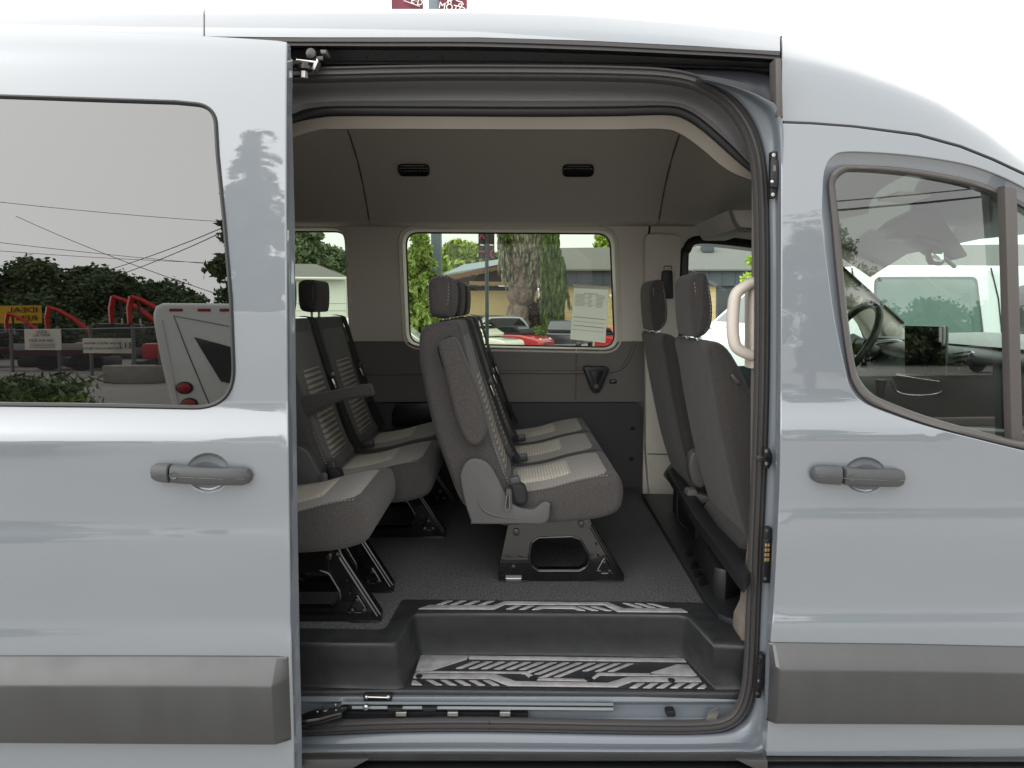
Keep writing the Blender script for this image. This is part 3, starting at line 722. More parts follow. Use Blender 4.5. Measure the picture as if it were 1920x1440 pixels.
# window reveals and glass
def reveal(loop, parent, mat, name='window_reveal', y0=YF-.006, y1=YF+.10, grow=.022):
    m = len(loop); cx = sum(p[0] for p in loop)/m; cz = sum(p[1] for p in loop)/m; nn = []
    lp = loop if area2(loop) > 0 else loop[::-1]
    for i in range(m):
        t = (Vector(lp[(i+1) % m])-Vector(lp[i-1])).normalized(); nn.append(Vector((t.y, -t.x)))
    rows = []
    for o, y in ((grow, y0+.004), (grow*.8, y0-.002), (grow*.3, y0+.004), (0.0, y0+.02), (-.004, y1-.03), (-.004, y1)):
        rows.append([Vector((lp[i][0]+nn[i].x*o, y, lp[i][1]+nn[i].y*o)) for i in range(m)])
    loft(name, rows, mat, parent, closed_u=True, angle=60)
    tube('glass_gasket', [Vector((lp[i][0]-nn[i].x*.006, y1-.004, lp[i][1]-nn[i].y*.006)) for i in range(m)], .006, GASKET, parent, 6, closed=True)
def farwin(name, loop, mat, label):
    g = bpy.data.objects.new(name, None); C.objects.link(g); attach(g, van); g['label'] = label
    reveal(loop, g, mat)
    skin('window_pane', loop, [], lambda x, z: YF+.092, CLEAR, g, step=.3, thick=.004, rim=.0005, rim_outer=False)
    return g
farwin('side_window', W1, PILLAR, 'far side window behind the third-row seats')
farwin('side_window', W2, PILLAR, 'far side window behind the second-row seats')
# rear part of the lower wall: wheel arch recess behind the third row
prism('wheel_arch_recess', rpoly(XZ([(735, 775), (742, 757), (800, 755), (960, 757), (960, 800), (735, 800)], YF-.02), .02, 4), YF-.03, YF+.02, GASKET, van, bev=.004)
# cup holder and power socket on the panel
cup = bpy.data.objects.new('cup_holder', None); C.objects.link(cup); attach(cup, van)
def cupx(px, py): return xz(px, py, YF-.03)
o_ = [(1093, 690), (1097, 686), (1138, 687), (1142, 692), (1134, 712), (1128, 728), (1122, 735), (1113, 736), (1107, 728), (1100, 708)]
prism('cup_body', rpoly([cupx(a, b) for a, b in o_], .008, 3), YF-.045, YF, BLACKP, cup, bev=.006, seg=3)
prism('cup_mouth', rpoly([cupx(a, b) for a, b in [(1103, 694), (1132, 694), (1122, 716), (1122, 724), (1113, 724), (1113, 716)]], .004, 3), YF-.052, YF-.04, GASKET, cup, bev=.003)
prism('cup_clip', [cupx(a, b) for a, b in [(1113, 720), (1121, 720), (1121, 727), (1113, 727)]], YF-.058, YF-.045, GREYPL, cup, bev=.002)
prism('power_socket', rpoly([xz(a, b, YF-.012) for a, b in [(1143, 711), (1156, 711), (1156, 719), (1143, 719)]], .004, 3), YF-.014, YF, BLACKP, van, bev=.002)
prism('socket_slot', [xz(a, b, YF-.016) for a, b in [(1146, 713.5), (1153, 713.5), (1153, 717), (1146, 717)]], YF-.016, YF-.01, GREYPL, van, bev=.001)
for k, (a, b) in enumerate(((1186, 803), (1184, 860), (893, 842))):
    c = P(a, b, YF+.008)
    if k == 0: pb = lathe('board_fastener', [(.011, 0), (.010, .004), (.006, .007), (.001, .008)], BLACKP, van, 12, 'Y', c)
    else: again(pb, c, van)
# ---- far pillar beside the driver seat, far cab door, far cab window
pil = XZ([(1214, 418), (1300, 440), (1300, 560), (1295, 935), (1214, 935)], YF-.03)
x2 = xz(1720, 600, YF)[0]
skin('far_cab_side', [(x1-.01, zfl), (x2, zfl), xz(1712, 640, YF), xz(1690, 612, YF), xz(1640, 562, YF), xz(1578, 505, YF), xz(1540, 440, YF), (x1-.01, ztop+.08)], [W3], lambda x, z: YF+.0, PILLAR, van, step=.1, rim_holes=False)
skin('far_pillar', rpoly(XZ([(1212, 440), (1276, 442), (1270, 560), (1268, 945), (1222, 945), (1214, 850)], YF-.05), .03, 4), [], lambda x, z: YF-.045, PILLAR, van, step=.1, thick=.05, rim=.008)
tube('pillar_joint', PP([(1214, 851), (1268, 852)], YF-.047), .0025, PIPING, van, 6)
g3 = bpy.data.objects.new('driver_window', None); C.objects.link(g3); attach(g3, van)
sweep('window_seal', [Vector((a, YF-.005, b)) for a, b in W3], [(-.03, .0), (-.012, .012), (.012, .012), (.02, -.06), (-.03, -.06)], GASKET, g3, closed=True)
skin('window_pane', W3, [], lambda x, z: YF+.06, CABGL, g3, step=.4, rim_outer=False)
# shoulder belt anchor of the driver on the pillar
prism('belt_guide', rpoly(XZ([(1242, 507), (1260, 507), (1262, 560), (1240, 560)], YF-.07), .01, 3), YF-.085, YF-.05, BLACKP, van, bev=.004)
tube('belt_guide_slot', PP([(1245, 505), (1245, 499), (1259, 499), (1259, 505)], YF-.052), .0025, GREYPL, van, 6)
# grab handle on the near pillar beside the doorway
hp = [(1412, 530), (1396, 538), (1380, 552), (1375, 580), (1374, 620), (1379, 648), (1393, 660), (1412, 668)]
tube('grab_handle', [P(v.x, v.y, .20) for v in crom([(a, b, 0) for a, b in hp], 6)], [.014+.003*math.sin(math.pi*i/42) for i in range(43)], CREAM, van, 12, label='pale grey grab handle on the pillar beside the doorway')
prism('pillar_trim_strip', XZ([(1405, 520), (1424, 520), (1424, 690), (1405, 690)], .22), .20, .26, CREAM, van, bev=.004)
PTRIM = M('taupe_pillar_trim', (112, 105, 98), .6)
prism('near_pillar_trim', rpoly(XZ([(1424, 330), (1440, 330), (1436, 1190), (1406, 1240), (1386, 1190), (1388, 1165), (1400, 1140), (1420, 1000)], .17), .003, 3), .165, .23, PTRIM, van, bev=.004)
# sun visor shelf and lamp seen above the driver window
solid('overhead_shelf', [P(1366, 392, .9), P(1440, 392, .9), P(1440, 428, .9), P(1384, 428, .9)], (0, .5, 0), LINER, van, bev=.012)
tube('shelf_rim', [P(v.x, v.y, .895) for v in crom([(1368, 394, 0), (1374, 412, 0), (1386, 429, 0), (1410, 433, 0), (1440, 433, 0)], 5)], .006, GREYPL, van, 8)
# ---- rear and front closures, near side behind the door
box('tail_wall', (-2.3, .98, 1.5), (.04, 1.8, 1.9), WALLP, van, bev=0)
prism('near_side_panel', [(-2.3, .45), (-.60, .45), (-.60, 2.2), (-2.3, 2.2)], .075, .10, WALLP, van, bev=0)
prism('far_outer_panel', [(-2.3, .45), (2.1, .45), (2.1, 1.32), (-2.3, 1.32)], 1.985, 2.0, PAINT, van, bev=0)
box('underbody', (-.2, 1.1, .46), (4.6, 1.5, .05), GASKET, van, bev=0)
# ---- floor carpet
zb = ZF
cf = [PZ(a, b, zb) for a, b in [(440, 1180), (560, 1179), (718, 1181), (727, 1177), (752, 1128), (758, 1126), (1322, 1131)]]
poly = [(v.x, v.y) for v in cf]+[(.66, .5), (.66, 1.89), (-2.29, 1.89), (-2.29, cf[0].y)]
m_ = mesh('floor_carpet', [(a, b, zb) for a, b in poly], [list(range(len(poly)))], CARPET, van, smooth=False, label='dark grey speckled carpet on the van floor')
# ---- moulded plastic step well
zt = zb+.004
def T(px, py): return PZ(px, py, zt)
zl = P(1050, 1292, .165).z         # lower tread
def Lw(px, py): return PZ(px, py, zl)
# rows of the step from carpet edge (back) to the outer lip; paired columns left to right
inner = [(440, 1180), (560, 1178), (716, 1180), (726, 1174), (752, 1127), (760, 1124), (900, 1125), (1100, 1127), (1270, 1129), (1322, 1131), (1360, 1142), (1420, 1160)]
edge_ = [(440, 1205), (560, 1206), (735, 1207), (745, 1203), (772, 1156), (782, 1150), (900, 1150), (1100, 1151), (1272, 1153), (1290, 1156), (1338, 1208), (1420, 1212)]
foot = [(440, 1284), (560, 1285), (742, 1290), (757, 1287), (786, 1234), (796, 1228), (900, 1227), (1100, 1229), (1268, 1233), (1284, 1237), (1338, 1290), (1420, 1290)]
A = [T(*p) for p in inner]; B = [T(*p) for p in edge_]; D = [Lw(*p) for p in foot]
rows = [A, [a.lerp(b, .85) for a, b in zip(A, B)]]
for k in range(1, 5):
    t = k/4
    rows.append([b+(a-b)*.10*(1-t)**2+(d-b)*.10*t*t for a, b, d in zip(A, B, D)])
rows += [[b.lerp(d, .5) for b, d in zip(B, D)], [b.lerp(d, .92) for b, d in zip(B, D)]]
rows.append([d+(Vector((0, -.008, .0))) for d in D])
loft('step_moulding', rows, STEP, van, angle=75, label='black moulded plastic step well inside the doorway')
# lower tread sheet and front lip
fr = [(440, 1296), (750, 1292), (1000, 1294), (1200, 1296), (1396, 1297)]
bk = [(440, 1282), (750, 1226), (1000, 1226), (1200, 1228), (1396, 1240)]
zq = zl-.001
rows = [[PZ(a, b, zq) for a, b in bk], [PZ(a, b, zq) for a, b in fr], [PZ(a, b, zq)+Vector((0, -.004, -.002)) for a, b in fr], [PZ(a, b, zq)+Vector((0, -.006, -.007)) for a, b in fr], [PZ(a, b, zq)+Vector((0, -.005, -.024)) for a, b in fr], [PZ(a, b, zq)+Vector((0, .03, -.026)) for a, b in fr]]
loft('step_tread', rows, STEP, van, angle=50)
# metal tread inlays: each strip a thin raised plate
def inlay(pts, z, nm='tread_strip', h=.003, r=.0012, mat=PLATE):
    pl = [PZ(a, b, z) for a, b in pts]
    return solid(nm, pl, (0, 0, h), mat, van, bev=.0007)
def crop6(l): return [(740+a*660/1920, 1110+b*211/611*1.0) for a, b in l]
up = zt+.0015
U = [[(128, 95), (190, 74), (535, 76), (600, 54), (1165, 60), (1250, 92), (1560, 92), (1600, 113), (1215, 110), (1140, 73), (605, 71), (545, 97)],
     [(228, 72), (262, 72), (318, 50), (283, 50)], [(302, 72), (336, 72), (392, 50), (358, 50)], [(376, 73), (410, 73), (468, 51), (432, 51)], [(452, 74), (486, 74), (546, 52), (510, 52)],
     [(608, 96), (640, 96), (690, 77), (658, 77)], [(678, 98), (710, 98), (762, 78), (730, 78)], [(748, 99), (780, 99), (815, 92), (975, 94), (1000, 102), (1040, 104), (980, 80), (792, 79)],
     [(1000, 81), (1036, 81), (1112, 104), (1078, 104)], [(1068, 82), (1104, 82), (1184, 105), (1150, 105)],
     [(1240, 63), (1276, 63), (1352, 87), (1316, 87)], [(1308, 64), (1344, 64), (1424, 88), (1388, 88)], [(1378, 65), (1412, 66), (1498, 89), (1462, 89)]]
for u in U: inlay(crop6(u), up)
lo = zl+.0025
base_ = inlay(crop6([(62, 510), (112, 352), (140, 336), (1585, 356), (1610, 372), (1745, 530)]), zl+.0004, 'tread_mat', .0022, mat=STEP)
lo = zl+.003
Lo = [[(115, 430), (140, 347), (400, 349), (395, 368), (205, 428)], [(400, 349), (1580, 365), (1592, 384), (405, 367)],
      [(1400, 440), (1540, 397), (1600, 399), (1650, 458), (1390, 456)],
      [(100, 470), (110, 446), (550, 449), (660, 488), (1160, 497), (1280, 463), (1660, 468), (1675, 492), (1300, 489), (1215, 519), (620, 512), (520, 474)],
      [(112, 440), (120, 433), (720, 436), (760, 460), (730, 466), (705, 445)], [(790, 470), (1030, 476), (1050, 488), (775, 482)], [(1075, 470), (1110, 442), (1390, 446), (1640, 460), (1120, 456), (1090, 476)]]
for l in Lo: inlay(crop6(l), lo)
for i in range(13):       # long slanted cleats
    a = 290+i*70; t0, t1 = 380+i*1.0, 418+i*1.4
    lowb = t1 if i < 6 or i > 9 else t1+(22 if i in (6, 7) else 40 if i == 8 else 34)
    sl_ = (lowb-t0)*2.55
    b0 = a+100
    inlay(crop6([(b0+20-sl_+20, lowb), (b0+54-sl_+20, lowb), (b0+75, t0), (b0+38, t0)]), lo, 'tread_cleat')
for i in range(6):
    a = 90+i*78
    if i < 6: inlay(crop6([(a+2, 480+i*.4), (a+40, 481+i*.4), (a+92, 508+i*.5), (a+55, 508+i*.5)] if i else [(95, 486), (112, 481), (150, 508), (92, 507)]), lo, 'tread_cleat')
    a = 1280+i*74
    inlay(crop6([(a, 524), (a+40, 525), (a+86, 498), (a+46, 498)] if i < 5 else [(1650, 527), (1690, 528), (1702, 518), (1690, 502)]), lo, 'tread_cleat')
for k, (a, b) in enumerate(((134, 459), (755, 468), (1058, 474), (1510, 480))):
    (px, py), = crop6([(a, b)]); c = PZ(px, py, lo+.002)
    if k == 0: ts = lathe('tread_screw', [(.0105, 0), (.0105, .002), (.009, .003), (.003, .0032)], BLACKP, van, 16, 'Z', c)
    else: again(ts, c, van)
ALU = M('aluminium_rail', (126, 132, 136), .38, metal=.5)
# ---- sill below the step: painted channel, rail, door track
xl = [440, 560, 700, 900, 1100, 1300, 1400]
def hs_(name, a, b, ya, yb, mat, mid=None, xs_=None):
    X = xs_ or xl
    return xstrip(name, [(x, a) for x in X], [(x, b) for x in X], ya, yb, mat, mid=mid)
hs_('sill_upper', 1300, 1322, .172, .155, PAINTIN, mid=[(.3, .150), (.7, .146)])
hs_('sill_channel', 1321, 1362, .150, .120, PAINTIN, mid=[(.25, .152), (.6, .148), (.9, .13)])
xstrip('sill_rail', [(640, 1314), (900, 1315), (1150, 1317)], [(640, 1322), (900, 1323), (1150, 1325)], .140, .136, ALU, mid=[(.2, .124), (.8, .123)])
xstrip('sill_rail', [(660, 1322), (900, 1323), (1150, 1325)], [(660, 1331), (900, 1332), (1150, 1334)], .140, .136, ALU, mid=[(.2, .128), (.8, .126)])
tr_ = xstrip('lower_track', [(600, 1328), (800, 1329), (990, 1331)], [(600, 1347), (800, 1348), (990, 1349)], .132, .124, BLACKP, mid=[(.1, .122), (.3, .138), (.6, .138), (.85, .118)])
for a in (752, 849, 947):
    prism('track_clip', XZ([(a-10, 1335), (a+10, 1335), (a+10, 1343), (a-10, 1343)], .116), .114, .13, STEEL, van, bev=.0015)
for a in (740, 805):
    prism('track_bracket', XZ([(a-14, 1327), (a+14, 1327), (a+12, 1334), (a-12, 1334)], .118), .117, .14, BLACKP, van, bev=.0015)
lathe('track_bolt', [(.008, 0), (.008, .004), (.005, .006), (.001, .006)], STEEL, van, 12, 'Y', P(686, 1326, .116))
# striker on the sill with two bolts
prism('sill_striker', rpoly(XZ([(682, 1301), (735, 1301), (735, 1313), (682, 1313)], .145), .005, 3), .140, .155, BLACKP, van, bev=.002)
tube('striker_bar', PP([(690, 1307), (728, 1308)], .134), .003, STEEL, van, 8)
for k, a in enumerate((687, 728)):
    c = P(a, 1307, .140)
    if k == 0: sb_ = lathe('striker_bolt', [(.006, 0), (.006, .004), (.003, .006), (.0005, .006)], STEEL, van, 10, 'Y', c)
    else: again(sb_, c, van)
prism('sill_drain_hole', rpoly(XZ([(1249, 1333), (1267, 1333), (1267, 1344), (1249, 1344)], .118), .007, 5), .117, .14, GASKET, van, bev=.001)
prism('sill_wear_patch', XZ([(1324, 1350), (1328, 1337), (1350, 1330), (1342, 1351)], .117), .1165, .13, STEEL, van, bev=0)
tube('seal_joint', PP([(918, 1352), (918, 1368)], .104), .0012, GASKET, van, 5)
# ---- running board under the sill
def rb(x0_, x1_, a, b, ya, yb, mat, nm, mid=None):
    return xstrip(nm, [(x0_, a), ((x0_+x1_)/2, a+.5), (x1_, a+1)], [(x0_, b), ((x0_+x1_)/2, b+.5), (x1_, b+1)], ya, yb, mat, mid=mid)
rb(-400, 1431, 1411, 1424, .03, -.02, MOLD, 'running_board_top', [(.1, .005), (.9, -.012)])
rb(-400, 1431, 1425, 1480, -.02, -.06, BLACKP, 'running_board', [(.05, .01), (.3, -.03)])
rb(1435, 2300, 1417, 1426, .03, -.02, MOLD, 'running_board_top', [(.1, .005), (.9, -.012)])
rb(1435, 2300, 1427, 1480, -.02, -.06, MOLD, 'running_board', [(.05, .01), (.3, -.03)])
solid('running_board_cap', [P(540, 1425, -.04), P(692, 1424, -.04), P(655, 1445, -.04), P(540, 1447, -.04)], (0, .02, 0), MOLD, van, bev=.003)
solid('running_board_cap', [P(1380, 1425, -.04), P(1440, 1425, -.04), P(1440, 1447, -.04), P(1425, 1447, -.04)], (0, .02, 0), MOLD, van, bev=.003)
# ================================================================== SEATS
YS = .56                          # near end plane of the second row
def smooth2(l, n=4): return [(v.x, v.y) for v in crom([(a, b, 0) for a, b in l], n, True)]
BACK = XZ([(784, 648), (787, 624), (802, 609), (826, 604), (851, 602), (862, 610), (871, 650), (886, 708), (905, 772), (924, 835), (943, 888), (958, 918), (940, 945), (884, 955), (862, 940), (838, 880), (815, 815), (797, 740), (787, 690)], YS)
FRONT = XZ([(862, 612), (871, 650), (886, 708), (905, 772), (924, 835), (943, 888), (956, 914)], YS)
CUSH = XZ([(930, 930), (985, 925), (1034, 917), (1082, 904), (1120, 896), (1152, 892), (1165, 900), (1170, 925), (1165, 952), (1147, 967), (1100, 978), (1000, 984), (930, 984)], YS)
CTOP = XZ([(955, 926), (985, 924), (1034, 916), (1082, 903), (1120, 895), (1150, 892)], YS)
ARM = XZ([(822, 648), (831, 637), (848, 633), (858, 641), (872, 675), (886, 708), (900, 745), (909, 778), (913, 800), (908, 823), (891, 836), (875, 827), (862, 802), (848, 757), (836, 705)], YS-.05)
HINGE = XZ([(864, 885), (874, 866), (890, 860), (909, 865), (923, 878), (940, 910), (957, 941), (978, 953), (999, 955), (1010, 948), (1021, 941), (1031, 944), (1032, 951), (1025, 981), (978, 983), (890, 983), (883, 977), (871, 941), (863, 900)], YS-.035)
HEAD = XZ([(801, 545), (803, 526), (812, 518), (830, 516), (842, 519), (847, 530), (848, 560), (845, 588), (837, 597), (812, 594), (803, 580)], YS+.08)
LEG = XZ([(957, 970), (1104, 970), (1108, 982), (1168, 1080), (1167, 1090), (937, 1091), (938, 1059), (948, 1013)], YS+.05)
LEGH = XZ([(996, 1018), (1010, 1008), (1072, 1006), (1088, 1011), (1104, 1040), (1105, 1052), (1099, 1064), (1087, 1071), (1009, 1071), (996, 1061), (992, 1045)], YS+.05)
def off(l, dx): return [(a+dx, b) for a, b in l]
def along(poly, t):
    """point on a polyline by fraction"""
    ls = [math.dist(poly[i], poly[i+1]) for i in range(len(poly)-1)]; s = t*sum(ls)
    for i, l in enumerate(ls):
        if s <= l or i == len(ls)-1:
            k = s/l; return (poly[i][0]+(poly[i+1][0]-poly[i][0])*k, poly[i][1]+(poly[i+1][1]-poly[i][1])*k)
        s -= l
def patch(name, poly, t0, t1, y0, y1, out, mat, parent, side, n=14, th=.006):
    """fabric patch following a side-view curve between two widths; out = how proud; side = +1 normal to the left of travel"""
    pts = [(v.x, v.y) for v in crom([(a, b, 0) for a, b in poly], 8)]
    rows = []
    for i in range(n+1):
        t = t0+(t1-t0)*i/n; a = along(pts, t); b = along(pts, min(1, t+.01)); c = along(pts, max(0, t-.01))
        d = Vector((b[0]-c[0], b[1]-c[1])).normalized(); nn = Vector((-d.y, d.x))*side
        row = []
        for k in range(7):
            u = k/6; e = min(1, min(u, 1-u)*8, min(i, n-i)/1.2)
            o = out*e-.004*(1-e)
            row.append(Vector((a[0]+nn.x*o, y0+(y1-y0)*u, a[1]+nn.y*o)))
        rows.append(row)
    return loft(name, rows, mat, parent, angle=80)
def stitch(name, pts, mat, parent, r=.0009, dash=.006, gap=.005):
    """dashed seam as one row of thread ends"""
    pts = [Vector(p) for p in pts]; vs = []; fs = []
    L = [(pts[i+1]-pts[i]).length for i in range(len(pts)-1)]; tot = sum(L); s = 0
    def at(s):
        for i, l in enumerate(L):
            if s <= l: return pts[i].lerp(pts[i+1], s/max(l, 1e-6))
            s -= l
        return pts[-1]
    while s+dash < tot:
        a, b = at(s), at(s+dash); t = (b-a).normalized(); u = t.cross(Vector((0, 1, 0))).normalized()*r; v = Vector((0, 1, 0))*r
        k = len(vs)
        for p in (a, b): vs += [p+u, p+v, p-u, p-v]
        for q in range(4): fs.append([k+q, k+(q+1) % 4, k+4+(q+1) % 4, k+4+q])
        s += dash+gap
    o = mesh(name, vs, fs, mat, parent, smooth=False); o['kind'] = 'stuff'; return o
def headrest(parent, dx, ya, yb, mat=FABD, up=0.0):
    h = pillow('headrest', smooth2([(q[0]+dx, q[1]+up) for q in HEAD], 3), ya, yb, .028, mat, parent, bulge=.003, step=.02)
    c = xz(826, 600, YS+.08)
    for yy in (ya+.07, yb-.07):
        tube('headrest_post', [(c[0]+dx, yy, c[1]-.03), (c[0]+dx, yy, c[1]+.03+up)], .006, STEEL, parent, 8)
        lathe('post_collar', [(.013, 0), (.012, .008), (.008, .010)], BLACKP, parent, 12, 'Z', (c[0]+dx, yy, c[1]-.012))
    rim = [(v.x+dx, v.y) for v in crom([(*p, 0) for p in XZ([(805, 585), (803, 545), (805, 528), (813, 521), (832, 519), (839, 522), (840, 560), (836, 588)], YS+.08)], 5)]
    stitch('seam_stitching', [Vector((a, ya+.004, b+up)) for a, b in rim], THREAD, parent)
    return h
def seat_belt(parent, dx, y, buckle_t=.42):
    pts = [along(FRONT, t) for t in (0, .1, .25, .4, .55, .7, .85, .97)]
    path = [Vector((a+dx+.012+.004*i, y-.02*i/7, b+.0)) for i, (a, b) in enumerate(pts)]
    path = [path[0]+Vector((-.05, .0, .025)), path[0]+Vector((-.012, 0, .018))]+path
    ribbon('seat_belt', crom(path, 4), .044, (0.25, 1, 0), .0016, BELT, parent)
    q = path[5]
    box('belt_stop', q+Vector((.006, -.006, 0)), (.016, .05, .02), BUCKLE, parent, .004, rot=(0, R(-25), 0))
    t = box('belt_tongue', q+Vector((.016, -.012, -.035)), (.004, .026, .042), STEEL, parent, .0015, rot=(0, R(-22), 0))
def leg_frame(parent, dx, y, hole=True, full=True):
    L_ = rpoly(off(LEG, dx), [.004, .004, .01, .012, .006, .006, .01, .01], 3)
    Hh = off(rpoly(LEGH, .02, 4), dx)
    o = skin('leg_frame', L_, [Hh], lambda x, z: y, LEGM, parent, step=.06, thick=.03, rim=.006)
    mesh('leg_back', [(a, y+.012, b) for a, b in L_], [list(range(len(L_)))], LEGM, parent, smooth=False) if False else None
    rows = []
    # raised lip round the window and along the front edge
    tube('leg_lip', [Vector((a, y-.001, b)) for a, b in resample(Hh, .02)], .004, LEGM, parent, 8, closed=True)
    e0, e1 = xz(1108, 984, YS+.05), xz(1166, 1080, YS+.05)
    tube('leg_lip', [Vector((e0[0]+dx-.004, y-.004, e0[1])), Vector((e1[0]+dx-.004, y-.004, e1[1]))], .006, LEGM, parent, 8)
    for k, (a, b, r_) in enumerate(((968, 997, 1.5), (1090, 982, 1.4), (963, 1062, 1.0), (1133, 1054, 1.0), (1124, 1071, 1.0), (1143, 1071, 1.0))):
        c = xz(a, b, YS+.05); loc = (c[0]+dx, y-.006, c[1])
        if 'bolt' not in TEMPL: TEMPL['bolt'] = lathe('leg_bolt', [(.0095, -.002), (.0095, .003), (.0065, .004), (.0062, .008), (.003, .0085), (.0028, .005), (.0005, .005)], DSTEEL, parent, 14, 'Y', loc); TEMPL['bolt'].scale = (r_*.8,)*3
        else: again(TEMPL['bolt'], loc, parent, scale=(r_*.8,)*3)
    for (a, b) in ((1118, 1020), (1122, 1042), (945, 1059), (943, 1077)):
        c = xz(a, b, YS+.05); loc = (c[0]+dx, y-.0065, c[1])
        if 'hole' not in TEMPL: TEMPL['hole'] = lathe('leg_hole', [(.0042, 0), (.004, .0012), (.0005, .0014)], GASKET, parent, 10, 'Y', loc)
        else: again(TEMPL['hole'], loc, parent)
    tri = rpoly(off(XZ([(1133, 1044), (1117, 1074), (1150, 1074)], YS+.05), dx), .006, 4)
    tube('bolt_boss', [Vector((a, y-.006, b)) for a, b in resample(tri, .012)], .0024, LEGM, parent, 6, closed=True)
    if full:
        prism('floor_latch', off(XZ([(948, 1081), (978, 1081), (978, 1092), (948, 1092)], YS+.05), dx), y-.014, y, STEEL, parent, bev=.002)
    prism('floor_foot', off(XZ([(1119, 1090), (1166, 1090), (1166, 1094), (1119, 1094)], YS+.05), dx), y-.01, y+.03, GASKET, parent, bev=0)
    prism('floor_foot', off(XZ([(936, 1090), (992, 1090), (985, 1093), (936, 1093)], YS+.05), dx), y-.01, y+.03, GASKET, parent, bev=0)
TEMPL = {}
def bench(label, dx, ys, dz_arm=None, legs=(), hinge=True, armrest='up', heads=True, front=FAB):
    g = bpy.data.objects.new('bench_seat', None); C.objects.link(g); attach(g, van); g['label'] = label
    for i, (a, b) in enumerate(ys):
        pillow('backrest', smooth2(off(BACK, dx), 3), a, b, .030, FABD, g, bulge=0, step=.018)
        pillow('cushion', smooth2(off(CUSH, dx), 3), a, b, .022, FABD, g, bulge=.004, step=.025)
        patch('backrest_front', off(FRONT, dx), .02, .98, a+.02, b-.02, .006, front, g, 1)
        patch('cushion_top', off(CTOP, dx), -.0, 1.0, a+.015, b-.015, .007, FABL, g, 1)
        patch('backrest_insert', off(FRONT, dx), .28, .97, a+.075, b-.07, .010, INSERTB, g, 1)
        patch('cushion_insert', off(CTOP, dx), .05, .66, a+.065, b-.065, .011, INSERT, g, 1)
        m = (a+b)/2
        if heads: headrest(g, dx, m-.13, m+.13, up=.015 if dx < -.1 else 0)
        seat_belt(g, dx, b-.03)
        # buckle stalk between seats
        p = along(off(CTOP, dx), .03)
        if i > 0: box('belt_buckle', (p[0]+.03, a+.02, p[1]+.025), (.06, .03, .03), BUCKLE, g, .006, rot=(0, R(-8), 0))
    a = ys[0][0]
    # seams along the near side
    stitch('seam_stitching', [Vector((x+dx, a+.012, z+.0)) for x, z in [along(CTOP, .12+.86*i/20) for i in range(21)]], THREAD, g)
    rear = [(787, 628), (789, 700), (799, 745), (817, 818), (841, 885), (864, 940)]
    tube('piping', [Vector((v.x+dx+.006, a+.012, v.y)) for v in crom([(*xz(p, q, YS), 0) for p, q in rear], 5)], .0025, PIPING, g, 6)
    stitch('seam_stitching', [Vector((x+dx+.002, a+.016, z)) for x, z in [along(FRONT, .72+.27*i/8) for i in range(9)]], THREAD, g)
    if hinge:
        pillow('hinge_cover', smooth2(off(HINGE, dx), 3), a-.035, a+.02, .006, COVER, g, r1=.002, step=.012)
        crease = [(v.x+dx, v.y) for v in crom([(*p, 0) for p in XZ([(893, 925), (899, 945), (912, 960), (940, 969), (985, 974)], YS-.035)], 5)]
        tube('cover_crease', [Vector((x, a-.034, z)) for x, z in crease], [.001+.004*math.sin(math.pi*i/(len(crease)-1)) for i in range(len(crease))], COVER, g, 8)
        # strap tab and buckle at the near corner
        bk_ = box('belt_buckle', Vector((*(lambda c: (c[0]+dx, a-.012, c[1]))(xz(966, 903, YS-.02)),)), (.034, .03, .035), BUCKLE, g, .006, rot=(0, R(-15), 0))
        c = xz(975, 924, YS-.02)
        pillow('buckle_pouch', smooth2(off(XZ([(960, 910), (975, 906), (986, 915), (989, 935), (984, 945), (968, 944), (962, 930)], YS-.03), dx), 3), a-.04, a+.01, .012, BELT, g, step=.012)
        ribbon('release_strap', crom([Vector((x+dx, a-.046, z)) for x, z in XZ([(953, 916), (952, 930), (949, 948), (951, 955), (957, 952), (957, 935), (956, 918)], YS-.045)], 4), .022, (.35, 1, 0), .002, M('strap_webbing', (120, 116, 116), .7) if 'strap' not in TEMPL else TEMPL['strap'], g)
    if armrest == 'up':
        pillow('armrest', smooth2(off(ARM, dx), 3), a-.055, a+.012, .014, FABD, g, bulge=0, step=.012, r1=.004)
        lip = [(v.x+dx, v.y) for v in crom([(*p, 0) for p in XZ([(818, 660), (823, 645), (832, 632), (850, 628)], YS)], 5)]+[(v.x+dx, v.y) for v in crom([(*p, 0) for p in XZ([(858, 800), (868, 826), (884, 840), (905, 832), (918, 840)], YS)], 4)]
        tube('armrest_piping', [Vector((x+dx, a-.0, z)) for x, z in XZ([(831, 690), (820, 655), (826, 640), (845, 630)], YS-.01)], .003, PIPING, g, 6)
    for k, y in enumerate(legs): leg_frame(g, dx, y, full=(k == 0))
    if len(legs) > 1:
        for (a_, b_) in ((975, 984), (1100, 984)):
            c = xz(a_, b_, YS+.05); tube('cross_tube', [(c[0]+dx, legs[0]-.01, c[1]), (c[0]+dx, legs[-1]+.05, c[1])], .012, LEGM, g, 10)
    return g
bench('grey three-seat bench of the second row with folded-up armrest', 0, [(.56, .985), (.99, 1.405), (1.41, 1.83)], legs=(.61, 1.42))
# panel under the second-row cushion
c = P(1040, 990, .75)
box('seat_pan', (c.x, 1.2, c.z+.01), (.28, 1.15, .03), LEGM, van, .01)
# third row: a single seat next to the door and a two-seat bench beyond
DX3 = -.735
bench('grey single seat of the third row behind the sliding door', DX3-.045, [(.26, .70)], legs=(.295, .52), hinge=False, armrest=None)
g3b = bench('grey two-seat bench of the third row by the far window', DX3+.075, [(.78, 1.22), (1.27, 1.76)], legs=(1.08, 1.55), armrest=None)
